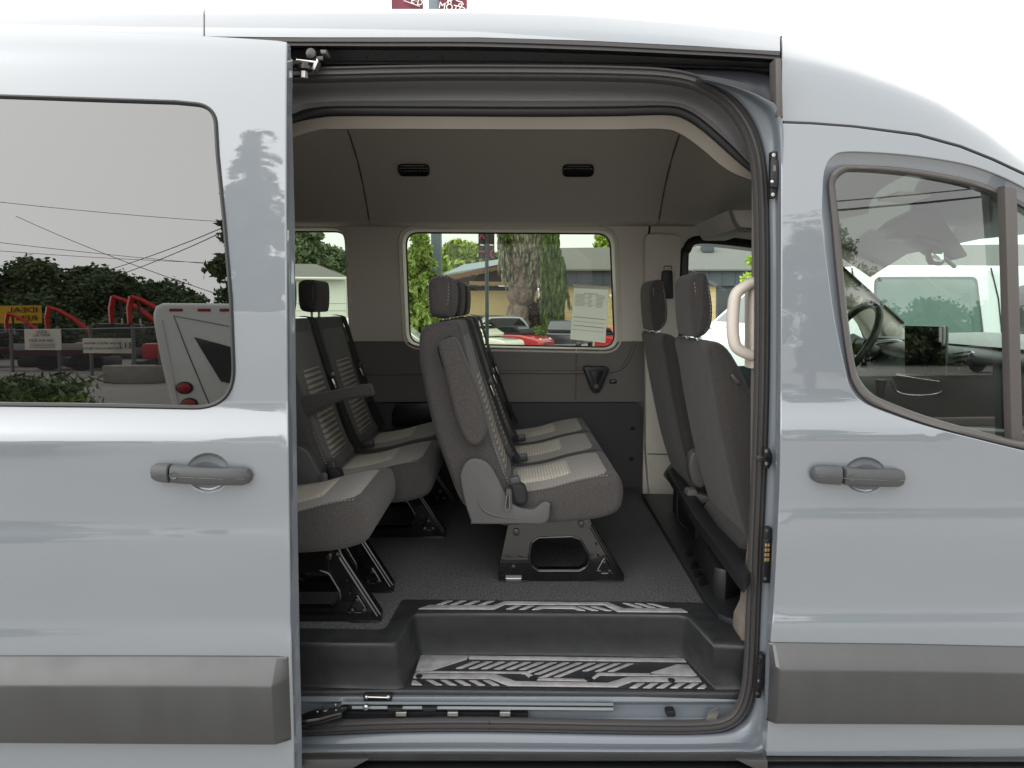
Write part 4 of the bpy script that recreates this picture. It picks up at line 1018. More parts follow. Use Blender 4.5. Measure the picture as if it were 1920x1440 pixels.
# lowered armrest of the third-row bench
am = XZ([(520, 752), (600, 738), (680, 722), (693, 724), (697, 735), (694, 744), (640, 752), (600, 770), (560, 786), (520, 788)], .80)
pillow('armrest', smooth2(am, 3), .79, .86, .02, FABD, g3b, step=.02)

# ---- front seats, seen from behind
FB = XZ([(1329, 652), (1338, 700), (1347, 760), (1360, 830), (1374, 900), (1391, 965), (1410, 1020), (1440, 1060), (1530, 1060), (1520, 980), (1490, 880), (1450, 800), (1412, 735), (1390, 690), (1368, 655), (1345, 641)], .36)
FH = XZ([(1297, 545), (1300, 522), (1311, 511), (1326, 512), (1334, 535), (1340, 575), (1338, 608), (1328, 626), (1314, 633), (1304, 628), (1299, 590)], .47)
def front_seat(label, dy, dx=0):
    g = bpy.data.objects.new('front_seat', None); C.objects.link(g); attach(g, van); g['label'] = label
    pillow('backrest', smooth2(off(FB, dx), 3), .36+dy, .83+dy, .03, FABF, g, bulge=.0, step=.025, n=6)
    pillow('headrest', smooth2(off(FH, dx), 3), .47+dy, .73+dy, .035, FABF, g, bulge=.004, step=.02)
    c = xz(1318, 632, .47)
    for yy in (.53+dy, .67+dy):
        tube('headrest_post', [(c[0]+dx, yy, c[1]-.02), (c[0]+dx, yy, c[1]+.03)], .006, STEEL, g, 8)
        lathe('post_collar', [(.014, 0), (.013, .006), (.008, .008)], STEEL, g, 12, 'Z', (c[0]+dx, yy, c[1]-.008))
    # seams
    s1 = [(v.x+dx, v.y) for v in crom([(*p, 0) for p in XZ([(1337, 664), (1344, 712), (1355, 770), (1369, 850), (1386, 930), (1404, 990)], .36)], 5)]
    stitch('seam_stitching', [Vector((a, .366+dy+.012, b)) for a, b in s1], THREAD, g, r=.0008)
    s2 = [(v.x+dx, v.y) for v in crom([(*p, 0) for p in XZ([(1368, 663), (1386, 695), (1402, 730), (1430, 780), (1455, 825)], .36)], 5)]
    stitch('seam_stitching', [Vector((a, .372+dy, b)) for a, b in s2], THREAD, g)
    h1 = [(v.x+dx, v.y) for v in crom([(*p, 0) for p in XZ([(1303, 530), (1306, 560), (1309, 595), (1316, 622), (1326, 617), (1333, 590), (1332, 560), (1327, 530)], .47)], 5)]
    stitch('seam_stitching', [Vector((a, .476+dy, b)) for a, b in h1], THREAD, g)
    # cushion, base and recliner cover
    cb = xz(1430, 1040, .36)
    pillow('cushion', [(a+dx, b) for a, b in rpoly([(cb[0]-.10, cb[1]-.02), (cb[0]+.45, cb[1]+.0), (cb[0]+.46, cb[1]+.14), (cb[0]+.0, cb[1]+.10)], .03, 4)], .36+dy, .83+dy, .03, FABF, g)
    box('seat_base', (cb[0]+dx+.18, .60+dy, (cb[1]+ZF)/2-.02), (.42, .40, abs(cb[1]-ZF)-.02), BLACKP, g, .01)
    return g
front_seat('charcoal front passenger seat nearest the doorway', 0)
front_seat('charcoal driver seat beyond the front passenger seat', .60, -.01)
prism('seat_tag', XZ([(1370, 703), (1374, 702), (1386, 718), (1382, 721)], .355), .352, .37, STEEL, van, bev=.001)
# passenger seat pedestal: rails, recliner cover, black boxes stepping down to the doorway
pillow('recliner_cover', smooth2(XZ([(1287, 868), (1291, 850), (1303, 841), (1312, 850), (1322, 880), (1318, 905), (1309, 911), (1297, 905), (1290, 888)], .90), 3), .86, .92, .01, COVER, van, step=.01)
def slab(nm, pts, z, h, mat, bev=.006): return solid(nm, [PZ(a, b, z) for a, b in pts], (0, 0, -h), mat, van, bev=bev)
zf2 = ZF+.02
slab('cab_floor_trim', [(1203, 925), (1270, 926), (1340, 1000), (1402, 1128), (1402, 1165), (1385, 1165), (1345, 1150), (1326, 1130)], zf2, .06, BLACKP)
for i in range(3): slab('trim_groove', [(1282+i*13, 1030+i*24-2), (1294+i*13, 1026+i*24), (1301+i*13, 1040+i*24), (1289+i*13, 1043+i*24)], zf2+.003, .006, GASKET, .001)
for i in range(3): slab('trim_groove', [(1290+i*9, 1056+i*16), (1305+i*9, 1053+i*16), (1310+i*9, 1062+i*16), (1295+i*9, 1066+i*16)], zf2+.003, .006, GASKET, .001)
slab('pedestal_step', [(1308, 985), (1348, 985), (1392, 1058), (1362, 1068), (1338, 1062)], ZF+.12, .12, BLACKP, .012)
slab('seat_rail', [(1249, 880), (1268, 872), (1322, 950), (1408, 1070), (1395, 1090), (1300, 965)], ZF+.23, .04, BLACKP, .008)
slab('rail_cover', [(1331, 968), (1345, 962), (1412, 1035), (1412, 1075), (1392, 1062), (1366, 1020)], ZF+.20, .08, BLACKP, .012)
prism('rail_bracket', rpoly(XZ([(1286, 925), (1289, 917), (1304, 916), (1306, 924), (1330, 930), (1330, 940), (1300, 943), (1290, 940)], .9), .004, 2), .88, .93, GREYPL, van, bev=.004)
ribbon('floor_cable', crom(PP([(1270, 918), (1269, 950), (1272, 975), (1292, 995)], .85), 5), .008, (0, 1, 0), .004, GASKET, van)
# ================================================================== CAB SEEN THROUGH THE FRONT DOOR WINDOW
DASH = M('dash_plastic', (28, 29, 30), .4)
DASHT = M('dash_top_sheen', (120, 122, 120), .4, spec=.6)  # pale colour stands for the reflection on top of the dark dash
SILVER = M('satin_trim', (190, 190, 186), .25, metal=.9)
SCREEN = M('screen_glass', (8, 9, 10), .05, spec=.8)
def Pc(px, py, Y): return P(px, py, Y)
# far A-pillar, pale trim with a grab handle
ap = [P(1562, 488, 1.80), P(1580, 503, 1.80), P(1640, 557, 1.80), P(1692, 606, 1.80), P(1700, 640, 1.80), P(1664, 690, 1.80), P(1648, 655, 1.80), P(1628, 615, 1.80), P(1606, 585, 1.80), P(1575, 555, 1.80), P(1560, 540, 1.80)]
solid('a_pillar_trim', ap, (0, .1, 0), CREAM, van, bev=.012)
tube('a_pillar_seal', [P(1562, 486, 1.795), P(1580, 502, 1.795), P(1640, 556, 1.795), P(1694, 606, 1.795)], .008, GASKET, van, 8)
tube('a_pillar_handle', crom([P(1578, 566, 1.74), P(1592, 574, 1.70), P(1604, 572, 1.70), P(1612, 560, 1.74)], 5), .016, CREAM, van, 10)
lathe('tweeter_grille', [(.035, 0), (.035, .004), (.03, .007), (.002, .008)], CREAM, van, 20, 'Y', P(1669, 617, 1.78))
# windscreen
ws = [P(1566, 470, 1.74), P(1692, 607, 1.76)]
zt_ = 2.03; zb_ = 1.48
wsv = []
for i in range(7):
    y = .22+1.55*i/6; bow = .09*math.sin(math.pi*i/6)
    wsv.append([Vector((1.64+(2.28-1.64)*t+bow, y, zt_+(zb_-zt_)*t)) for t in (0, .25, .5, .75, 1)])
loft('windscreen', wsv, CABGL, van)
# overhead sensor housing and mirror
hs3 = [P(1676, 425, 1.0), P(1700, 405, 1.0), P(1745, 384, 1.0), P(1765, 402, 1.0), P(1796, 446, 1.0), P(1818, 480, 1.0), P(1790, 488, 1.0), P(1758, 466, 1.0), P(1720, 448, 1.0), P(1690, 444, 1.0)]
solid('sensor_housing', hs3, (0, .14, 0), GREYPL, van, bev=.01)
for i in range(8):
    a = P(1716+i*6, 440+i*1.2, .995); b = P(1724+i*6, 446+i*1.2, .995)
    tube('housing_slot', [a, b], .0022, GASKET, van, 5)
mr = XZ([(1738, 473), (1742, 467), (1762, 465), (1769, 474), (1770, 492), (1764, 498), (1745, 496), (1740, 488)], .98)
pillow('rear_view_mirror', rpoly(mr, .006, 3), .97, 1.0, .008, GREYPL, van, step=.01)
mirm = M('mirror_glass', (210, 220, 210), .03, metal=1)
prism('mirror_glass', rpoly([((a-mr[0][0])*.74+mr[0][0]+.008, (b-mr[0][1])*.74+mr[0][1]+.0) for a, b in mr], .006, 3), .966, .972, mirm, van, bev=.001)
tube('mirror_stem', [P(1768, 482, .99), P(1790, 500, 1.02)], .008, GREYPL, van, 8)
slv = [P(1655, 378, .8), P(1690, 362, .8), P(1750, 364, .8), P(1715, 379, .8)]
solid('dome_lamp', [PZ(1645, 372, 2.005), PZ(1684, 358, 2.005), PZ(1746, 362, 2.005), PZ(1708, 375, 2.005)], (0, 0, -.012), CREAM, van, bev=.003)
# dashboard
dt = [(1.60, .28), (1.63, .8), (1.60, 1.3), (1.56, 1.72)]
rows = []
for y in (.25, .5, .8, 1.1, 1.4, 1.74):
    k = .03*math.sin((y-.25)*4)
    rows.append([Vector((2.32, y, 1.50)), Vector((1.95, y, 1.492)), Vector((1.74+k, y, 1.475)), Vector((1.66+k, y, 1.45)), Vector((1.63+k, y, 1.41)), Vector((1.64+k, y, 1.30)), Vector((1.60+k, y, 1.2)), Vector((1.66, y, 1.0)), Vector((1.8, y, .75))])
loft('dashboard', rows, DASH, van, angle=60)
rows = [[Vector((2.30, y, 1.508)), Vector((1.95, y, 1.50)), Vector((1.76, y, 1.484))] for y in (.27, .8, 1.72)]
loft('dash_top_sheen', rows, DASHT, van)
sm = [P(1695, 610, 1.02), P(1768, 612, .90), P(1766, 706, .90), P(1696, 700, 1.02)]
solid('display_screen', sm, (.02, .012, 0), SCREEN, van, bev=.004)
solid('display_back', [v+Vector((.025, .016, 0)) for v in sm], (.012, .006, 0), GREYPL, van, bev=.003)
# instrument binnacle, steering wheel and column
bl = crom([P(1600, 690, 1.45), P(1612, 660, 1.45), P(1640, 644, 1.45), P(1690, 642, 1.42), P(1687, 675, 1.40), P(1672, 700, 1.40)], 5)
tube('binnacle_rim', bl, .009, SILVER, van, 8)
solid('instrument_cluster', [P(1612, 690, 1.48), P(1618, 664, 1.48), P(1642, 650, 1.48), P(1684, 648, 1.48), P(1680, 690, 1.48)], (.05, .03, 0), SCREEN, van, bev=.004)
cw = P(1592, 640, 1.42); nrm_ = Vector((-.88, 0, .47)); u_ = Vector((0, 1, 0)); v_ = nrm_.cross(u_)
ringp = [cw+(u_*math.cos(a)+v_*math.sin(a))*.185 for a in [2*math.pi*i/36 for i in range(36)]]
tube('steering_wheel', ringp, .017, BLACKP, van, 10, closed=True)
tube('wheel_spoke', [cw-u_*.17, cw+Vector((.03, 0, -.01)), cw+u_*.17], .02, BLACKP, van, 8)
tube('steering_column', [cw, cw+Vector((.2, 0, -.1))], .04, BLACKP, van, 12)
tube('column_stalk', [P(1608, 672, 1.30), P(1630, 676, 1.25)], .008, BLACKP, van, 8)
# centre stack with satin outline and air vents
cs = crom([P(1668, 712, 1.05), P(1684, 735, 1.05), P(1726, 741, 1.0), P(1770, 732, .95), P(1800, 690, .9), P(1824, 660, .85)], 6)
tube('console_trim', cs, .006, SILVER, van, 8)
tube('console_trim', crom([P(1680, 703, 1.04), P(1720, 709, 1.0), P(1762, 715, .95)], 5), .006, SILVER, van, 8)
solid('centre_console', [P(1672, 705, 1.08), P(1768, 712, .97), P(1798, 690, .93), P(1768, 731, .97), P(1726, 740, 1.02), P(1686, 733, 1.07)], (.06, .03, 0), DASH, van)
for i in range(5): tube('dash_vent_slat', [P(1786+i*2, 664+i*8, .86), P(1822-i*6, 659+i*8, .80)], .004, SILVER if i in (0,) else GASKET, van, 6)
tube('gear_lever', [P(1650, 745, .95), P(1652, 712, .95)], [.012, .022], BLACKP, van, 10)
# near-side cab trim below the window
prism('door_inner_trim', [(.74, .62), (2.2, .62), (2.2, 1.24), (.74, 1.34)], .10, .16, BLACKP, van, bev=0)
box('cab_floor', (1.5, 1.0, ZF-.12), (1.7, 1.7, .03), BLACKP, van, bev=0)
box('firewall', (2.3, 1.0, 1.0), (.04, 1.7, 1.0), GASKET, van, bev=0)
# ---- hardware on the doorway
# upper roller arm
hw = bpy.data.objects.new('upper_roller_arm', None); C.objects.link(hw); attach(hw, van); hw['label'] = 'steel roller arm of the sliding door in the upper track'
solid('arm_bar', [P(520, 112, .03), P(556, 113, .05), P(578, 116, .05), P(578, 124, .05), P(556, 121, .05), P(545, 126, .05), P(520, 128, .03)], (0, .02, 0), DSTEEL, hw, bev=.003)
prism('arm_bracket', XZ([(554, 106), (556, 110), (592, 114), (594, 108), (597, 114), (590, 131), (584, 130), (588, 118), (556, 114)], .06), .06, .085, STEEL, hw, bev=.002)
prism('roller_housing', XZ([(574, 108), (578, 97), (588, 95), (594, 105), (606, 104), (606, 114), (590, 113)], .08), .08, .12, DSTEEL, hw, bev=.003)
lathe('roller', [(.012, 0), (.012, .006), (.004, .008), (.0005, .008)], DSTEEL, hw, 16, 'Y', P(584, 101, .078))
prism('roller_stop', XZ([(600, 93), (612, 93), (611, 100), (602, 101)], .09), .09, .13, GREYPL, hw, bev=.002)
lathe('arm_pivot', [(.019, -.012), (.019, -.004), (.014, -.002), (.014, .002)], DSTEEL, hw, 18, 'Z', P(570, 122, .06))
lathe('arm_nut', [(.009, -.016), (.009, 0)], STEEL, hw, 6, 'Z', P(570, 134, .06))
# lower hinge arm
lw = bpy.data.objects.new('lower_hinge_arm', None); C.objects.link(lw); attach(lw, van); lw['label'] = 'steel lower hinge arm of the sliding door over the sill'
zz = P(610, 1332, .10).z
solid('arm_plate', [PZ(a, b, zz) for a, b in [(548, 1347), (560, 1341), (590, 1328), (625, 1317), (650, 1318), (653, 1323), (640, 1336), (600, 1346), (560, 1352)]], (0, 0, -.016), LEGM, lw, bev=.003)
tube('arm_edge', [PZ(a, b, zz-.01) for a, b in [(550, 1357), (580, 1350), (620, 1345), (640, 1338)]], .005, STEEL, lw, 8)
lathe('arm_pivot', [(.010, 0), (.010, .002), (.001, .003)], STEEL, lw, 16, 'Z', PZ(609, 1330, zz))
for k, (a, b) in enumerate(((595, 1334), (629, 1320), (642, 1320), (630, 1331))):
    c = PZ(a, b, zz)
    if k == 0: rv = lathe('arm_rivet', [(.0035, 0), (.003, .0015), (.0005, .002)], STEEL, lw, 10, 'Z', c)
    else: again(rv, c, lw)
tube('cable_chain', [P(v.x, v.y, .11) for v in crom([(555, 1362, 0), (575, 1362, 0), (590, 1358, 0), (604, 1350, 0)], 6)], .007, GASKET, lw, 8)
# contact plates, striker and connector on the jamb
def contact(px, py, h, w_, y, nm, extra=None, tilt=0):
    g = bpy.data.objects.new(nm, None); C.objects.link(g); attach(g, van)
    def q(u, v): return xz(px+u+tilt*v, py+v, y)
    prism('plate', rpoly([q(-w_, -h), (q(w_, -h)), (q(w_, h)), q(-w_, h)], .004, 3), y-.006, y+.012, BLACKP, g, bev=.0015)
    for s in (-1, 1):
        lathe('screw', [(.005, 0), (.0045, .002), (.0015, .0022), (.001, .001)], STEEL, g, 12, 'Y', P(px+tilt*s*(h-7), py+s*(h-7), y-.006))
    return g, q
g, q = contact(1449.5, 328, 44, 5.5, .075, 'upper_guide_plate', tilt=-.02)
prism('guide_block', rpoly([q(-8, -24), q(6, -26), q(6, 26), q(-8, 24)], .002, 2), .062, .072, BLACKP, g, bev=.0015)
prism('guide_slot', [q(-4, -16), q(1, -16), q(1, -5), q(-4, -5)], .0605, .063, GREYPL, g, bev=0)
lathe('guide_stud', [(.0045, 0), (.004, .003), (.001, .004)], STEEL, g, 12, 'Y', P(1447, 341, .062))
g, q = contact(1424, 1266, 41, 5.5, .078, 'lower_guide_plate', tilt=-.10)
prism('guide_block', rpoly([q(-8, -24), q(5, -26), q(7, 22), q(-6, 22)], .002, 2), .064, .074, BLACKP, g, bev=.0015)
lathe('guide_stud', [(.0045, 0), (.004, .003), (.001, .004)], STEEL, g, 12, 'Y', P(1423, 1276, .064))
g, q = contact(1437, 1040, 52, 7.5, .070, 'contact_plate', tilt=-.04)
prism('contact_block', rpoly([q(-10, -32), q(4, -34), q(4, 16), q(-10, 14)], .003, 2), .056, .066, BLACKP, g, bev=.0015)
for i in range(4):
    for j in range(2): prism('gold_contact', [q(-7+j*5, -24+i*9), q(-3+j*5, -24+i*9), q(-3+j*5, -18+i*9), q(-7+j*5, -18+i*9)], .0545, .058, GOLD, g, bev=.0006)
g = bpy.data.objects.new('door_striker', None); C.objects.link(g); attach(g, van)
prism('plate', rpoly(XZ([(1431, 840), (1441, 839), (1446, 850), (1446, 866), (1440, 878), (1431, 876)], .075), .003, 3), .066, .085, BLACKP, g, bev=.002)
for b in (846, 869): lathe('screw', [(.005, 0), (.0045, .002), (.001, .0022)], STEEL, g, 12, 'Y', P(1437, b, .066))
tube('striker_pin', [P(1443, 858, .064), P(1432, 858, .045), P(1421, 859, .045)], .0055, DSTEEL, g, 10)
lathe('pin_head', [(.009, 0), (.009, .006), (.004, .008)], BLACKP, g, 12, 'Y', P(1423, 859, .045))
# ---- paper sheet taped inside the far window
PAPER = M('white_paper', (226, 226, 220), .8)
_n = PAPER.node_tree; _t = _n.nodes.new('ShaderNodeBsdfTranslucent'); _t.inputs[0].default_value = (.95, .95, .92, 1); _x = _n.nodes.new('ShaderNodeMixShader'); _x.inputs[0].default_value = .65
_n.links.new(_n.nodes['Principled BSDF'].outputs[0], _x.inputs[1]); _n.links.new(_t.outputs[0], _x.inputs[2]); _n.links.new(_x.outputs[0], _n.nodes['Material Output'].inputs[0])
PAPER.name = 'white_paper'
INK = M('print_grey', (150, 150, 150), .9); INKD = M('print_dark', (40, 40, 40), .9)
ps = thing('paper_sheet', 'white printed sheet taped inside the far window', 'paper', P(1104, 640, YF+.08))
yp = YF+.086
sh = XZ([(1076, 538), (1141, 543), (1135, 643), (1069, 636)], yp)
prism('sheet', sh, yp, yp+.001, PAPER, ps, bev=0)
prism('tape_strip', XZ([(1074, 533), (1142, 537), (1141, 543), (1075, 540)], yp-.002), yp-.002, yp-.0005, M('paper_tape', (235, 235, 228), .6), ps, bev=0)
def pu(u, v):
    a = Vector(sh[0]).lerp(Vector(sh[1]), u); b = Vector(sh[3]).lerp(Vector(sh[2]), u); q = a.lerp(b, v); return (q.x, q.y)
rnd = random.Random(3)
for i in range(15):
    v = .10+i*.024 if i < 11 else (.56, .64, .72, .80)[i-11]
    nseg = [(.06, .40), (.42, .62), (.66, .94)] if 0 < i < 11 else [(.06, .94)]
    for a, b in nseg:
        b2 = b-rnd.random()*.12 if len(nseg) > 1 else b
        if i == 0: a, b2 = .3, .7
        th = .004 if i not in (11, 13) else .005
        prism('print_line', [pu(a, v), pu(b2, v), pu(b2, v+th*1.6), pu(a, v+th*1.6)], yp-.0012, yp, INKD if i in (0, 11, 13) else INK, ps, bev=0)
# ================================================================== OUTSIDE
ASPH = M('asphalt', (152, 148, 142), .9, spec=.3, bump=(140, .3, .004), vary=(.7, .14))
def gz(x, y):
    z = 0.0
    if y > 3: z -= .12*min(1, (y-3)/4)
    if y > 8: z -= .72*min(1, (y-8)/28)
    return z
ys_ = [-140, -60, -25, -12, -5, 0, 3, 5, 7, 8, 15, 25, 36, 50, 90, 200]; xs_ = [-160, -60, -25, -8, 0, 8, 25, 60, 160]
rows = [[Vector((x, y, gz(x, y))) for x in xs_] for y in ys_]
gr = loft('parking_lot_ground', rows, ASPH, None); tag(gr, 'grey asphalt of the parking lot and road', 'ground', kind='structure')
def leafmat(name, c, amt=.35, sc_=1.5):
    m = M(name, c, .7, spec=.25, vary=(sc_, amt)); return m
DARKG = leafmat('dark_evergreen_leaves', (100, 116, 82)); MIDG = leafmat('mid_green_leaves', (104, 124, 60)); BRIGHTG = leafmat('bright_green_leaves', (146, 168, 70))
CEDG = leafmat('cedar_needles', (132, 152, 78), .4, 3); WEEP = leafmat('weeping_needles', (80, 98, 50), .4, 4); BARK = M('tree_bark', (120, 106, 96), .95, bump=(22, 1.0, .03), vary=(10, .35))
rs = np.random.RandomState(5)
def leaves(name, pts, size, mat, parent, droop=0.0, aspect=1.6):
    pts = np.asarray(pts); n = len(pts)
    a = rs.normal(size=(n, 3)); a /= np.linalg.norm(a, axis=1)[:, None]
    if droop: a = a*(1-droop)+np.array([0, 0, -1])*droop; a /= np.linalg.norm(a, axis=1)[:, None]
    b = np.cross(a, rs.normal(size=(n, 3))); b /= np.linalg.norm(b, axis=1)[:, None]
    s = size*(.6+.8*rs.rand(n))[:, None]
    v = np.empty((n, 4, 3)); v[:, 0] = pts-b*s*.5; v[:, 1] = pts+a*s*aspect*.5-b*s*.12; v[:, 2] = pts+b*s*.5+a*s*.1; v[:, 3] = pts-a*s*aspect*.5
    me = bpy.data.meshes.new(name); me.vertices.add(n*4); me.vertices.foreach_set('co', v.reshape(-1).astype(np.float32))
    me.loops.add(n*4); me.loops.foreach_set('vertex_index', np.arange(n*4, dtype=np.int32))
    me.polygons.add(n); me.polygons.foreach_set('loop_start', np.arange(0, n*4, 4, dtype=np.int32))
    me.update(calc_edges=True); me.validate()
    return link(name, me, mat, parent)
def blob_pts(c, r, n, hollow=.55):
    p = rs.normal(size=(n, 3)); p /= np.linalg.norm(p, axis=1)[:, None]
    rad = (hollow+(1-hollow)*rs.rand(n))[:, None]*(1+.25*rs.normal(size=(n, 1))*.6)
    return np.array(c)+p*rad*np.array(r)
def trunk(name, base, top, r0, r1, parent, mat=BARK, n=8, wob=.04):
    b = Vector(base); t = Vector(top); pts = []
    for i in range(n):
        u = i/(n-1); q = b.lerp(t, u); q.x += rs.normal()*wob*r0*3*(0 < i < n-1); q.y += rs.normal()*wob*r0*3*(0 < i < n-1); pts.append(q)
    return tube(name, pts, [r0+(r1-r0)*i/(n-1) for i in range(n)], mat, parent, 10)
def broad_tree(name, label, x, y, h, w_, mat, n=5000, size=.22, group=None, clumps=26, cat='tree', low=.25):
    z0 = gz(x, y); t = thing(name, label, cat, (x, y, z0), group)
    trunk('trunk', (x, y, z0-.1), (x, y, z0+h*.7), .022*h+.05, .03, t)
    pts = []
    for k in range(clumps):
        u = rs.rand(); zz = z0+h*(low+(1-low)*u); rad = w_*.5*math.sin(math.pi*min(.95, .25+.7*u))
        an = rs.rand()*6.283; rr = rad*math.sqrt(rs.rand())
        r_ = w_*(.10+.12*rs.rand()); pts.append(blob_pts((x+rr*math.cos(an), y+rr*math.sin(an), zz-r_*.3), (r_, r_, r_*.75), n//clumps, .35))
    for k in range(5):
        an = rs.rand()*6.283; trunk('limb', (x, y, z0+h*(.3+.06*k)), (x+w_*.3*math.cos(an), y+w_*.3*math.sin(an), z0+h*(.5+.08*k)), .012*h, .02, t, n=5)
    leaves('crown', np.concatenate(pts), size, mat, t); return t
def conifer(name, label, x, y, h, w_, mat, n=6000, size=.12, droop=.5, tiers=16, group=None, base=.02):
    z0 = gz(x, y); t = thing(name, label, 'tree', (x, y, z0), group)
    trunk('trunk', (x, y, z0-.1), (x, y, z0+h*.96), .02*h+.04, .015, t)
    pts = []
    for k in range(tiers):
        u = base+(1-base)*k/tiers; nb = max(5, int(11*(1-u*.5))); L = w_*.5*(1-u)**.8+.06*w_
        for j in range(nb):
            an = rs.rand()*6.283; zz = z0+h*u+rs.normal()*h*.01; m = max(6, int(n/(tiers*9)))
            s = rs.rand(m)**.7; ll = L*(.7+.5*rs.rand())
            px_ = x+np.cos(an)*s*ll+rs.normal(size=m)*ll*.07; py_ = y+np.sin(an)*s*ll+rs.normal(size=m)*ll*.07
            pz_ = zz+.10*ll*np.sin(s*3)-.38*ll*s*s-rs.rand(m)*.22*ll*s
            pts.append(np.stack([px_, py_, pz_], 1))
    leaves('crown', np.concatenate(pts), size, mat, t, droop=droop, aspect=2.6); return t
# ---- trees on the far side
def at(px, Y): return P(px, 570, Y).x
def hh(px, py, Y): return P(px, py, Y).z-gz(0, Y)
def wpx(n, Y): return n/F*(Y+1.75)
conifer('cedar_tree', 'light green drooping cedar left of the tall grey light pole', at(788, 13), 13, hh(788, 428, 13), wpx(150, 13), CEDG, 26000, .075, .5, 22)
def bt(label, px, py, Y, w_, mat, n, size, **k): return broad_tree(k.pop('name', 'leafy_tree'), label, at(px, Y), Y, hh(px, py, Y), wpx(w_, Y), mat, n, size, **k)
bt('bright green tree beyond the wooden-gabled building', 866, 452, 62, 120, BRIGHTG, 14000, .30, clumps=40)
bt('small green tree just left of the banner lamp post', 905, 462, 70, 90, MIDG, 9000, .30, clumps=34)
bt('bright green tree rising behind the grey roof by the right window corner', 1140, 440, 75, 110, BRIGHTG, 12000, .36, clumps=40)
bt('distant pale tree over the middle of the grey roof', 1080, 478, 95, 100, MIDG, 6000, .42)
conifer('fir_tree', 'small dark fir poking above the grey roof', at(1056, 92), 92, hh(1056, 477, 92), wpx(34, 92), DARKG, 4000, .35)
bt('large dark green tree over the hip-roofed building behind the third row', 535, 405, 42, 190, DARKG, 26000, .22, clumps=70)
bt('dark green tree sloping away right of the hip roof', 612, 462, 46, 130, DARKG, 15000, .22, clumps=44)
bt('bright green branch bush outside the driver window', 1428, 452, 9, 78, BRIGHTG, 9000, .05, cat='shrub', name='leafy_shrub', clumps=34)
bt('low clipped shrub behind the red convertible', 1012, 612, 43, 60, MIDG, 5000, .09, cat='shrub', low=.05, name='leafy_shrub')
# weeping tree: heavy trunk with hanging curtains of needles
WY = 44.0; WS = (WY+1.75)/11.25
wx, wy = at(972, WY), WY; wz = gz(wx, wy)
wt = thing('weeping_tree', 'weeping evergreen with thick shaggy trunk and hanging green curtain', 'tree', (wx, wy, wz))
def wp(px, py, y=None):
    v = P(px, py, WY)
    if y is not None: v.y = y
    return v
BARK2 = M('shaggy_bark', (112, 98, 90), .95, bump=(3, 1.0, .2), vary=(2.2, .55, (3, 3, .7)))
tr0 = [wp(960, 665), wp(966, 630), wp(972, 580), wp(980, 530), wp(972, 480), wp(982, 430), wp(990, 380)]
tube('trunk', crom(tr0, 6), [WS*(.24+.03*math.sin(i*.9)+.02*math.sin(i*2.3)-.05*math.sin(math.pi*min(1, i/22))) for i in range(37)], BARK2, wt, 18)
tube('limb', crom([wp(985, 430), wp(1005, 400), wp(1022, 430), wp(1032, 520)], 6), .05*WS, BARK2, wt, 8)
tube('limb', crom([wp(985, 440), wp(965, 415), wp(948, 425), wp(944, 450)], 6), .04*WS, BARK2, wt, 8)
def strands(n, pxf, topf, botf, m, jit, dy=0.0):
    out = []
    for k in range(n):
        px_ = pxf(); s = np.linspace(0, 1, m); yy = WY-(.5+rs.rand()*.5)*WS*.3*(1 if dy == 0 else dy)
        q0 = wp(px_, topf(px_)); q1 = wp(px_+rs.normal()*4+botf(px_)[1], botf(px_)[0])
        wob = .03*WS*np.sin(s*6+rs.rand()*6)
        out.append(np.stack([q0.x+(q1.x-q0.x)*s+wob+rs.normal(size=m)*jit*WS, np.full(m, yy)+rs.normal(size=m)*jit*WS, q0.z+(q1.z-q0.z)*s], 1))
    return np.concatenate(out)
leaves('needle_curtain', strands(110, lambda: 1018+22*rs.rand(), lambda p: 392+1.6*abs(p-1022), lambda p: (540+100*rs.rand()**.6, (p-1012)*.5), 150, .012), .032*WS, WEEP, wt, droop=.85, aspect=4.5)
leaves('shaggy_strands', strands(120, lambda: 936+82*rs.rand(), lambda p: 398+20*rs.rand(), lambda p: (445+95*rs.rand()**1.6, 0), 60, .012), .030*WS, leafmat('shaggy_needles', (128, 126, 108), .6, 2), wt, droop=.8, aspect=4.5)
leaves('green_fringe', strands(26, lambda: 985+28*rs.rand(), lambda p: 400+30*rs.rand(), lambda p: (470+85*rs.rand(), 3), 60, .012), .030*WS, leafmat('grey_green_needles', (112, 114, 90), .5, 2), wt, droop=.8, aspect=4.5)
leaves('needle_tuft', np.concatenate([blob_pts(wp(948+8*rs.rand(), 440, WY-1.2), (.09*WS, .3, .25*WS), 260, .1) for k in range(3)]+[blob_pts(wp(1030+25*rs.rand(), 636, WY-.8), (.2*WS, .6, .17*WS), 500, .1) for k in range(4)]), .04*WS, WEEP, wt, droop=.6, aspect=3)
leaves('dark_ivy', np.concatenate([blob_pts(wp(1003, 592, WY+.2), (.17*WS, .5, .27*WS), 2200, .1), blob_pts(wp(945, 615, WY+.2), (.12*WS, .4, .1*WS), 500, .1)]), .030*WS, leafmat('dark_ivy_leaves', (62, 52, 50), .3, 2), wt)
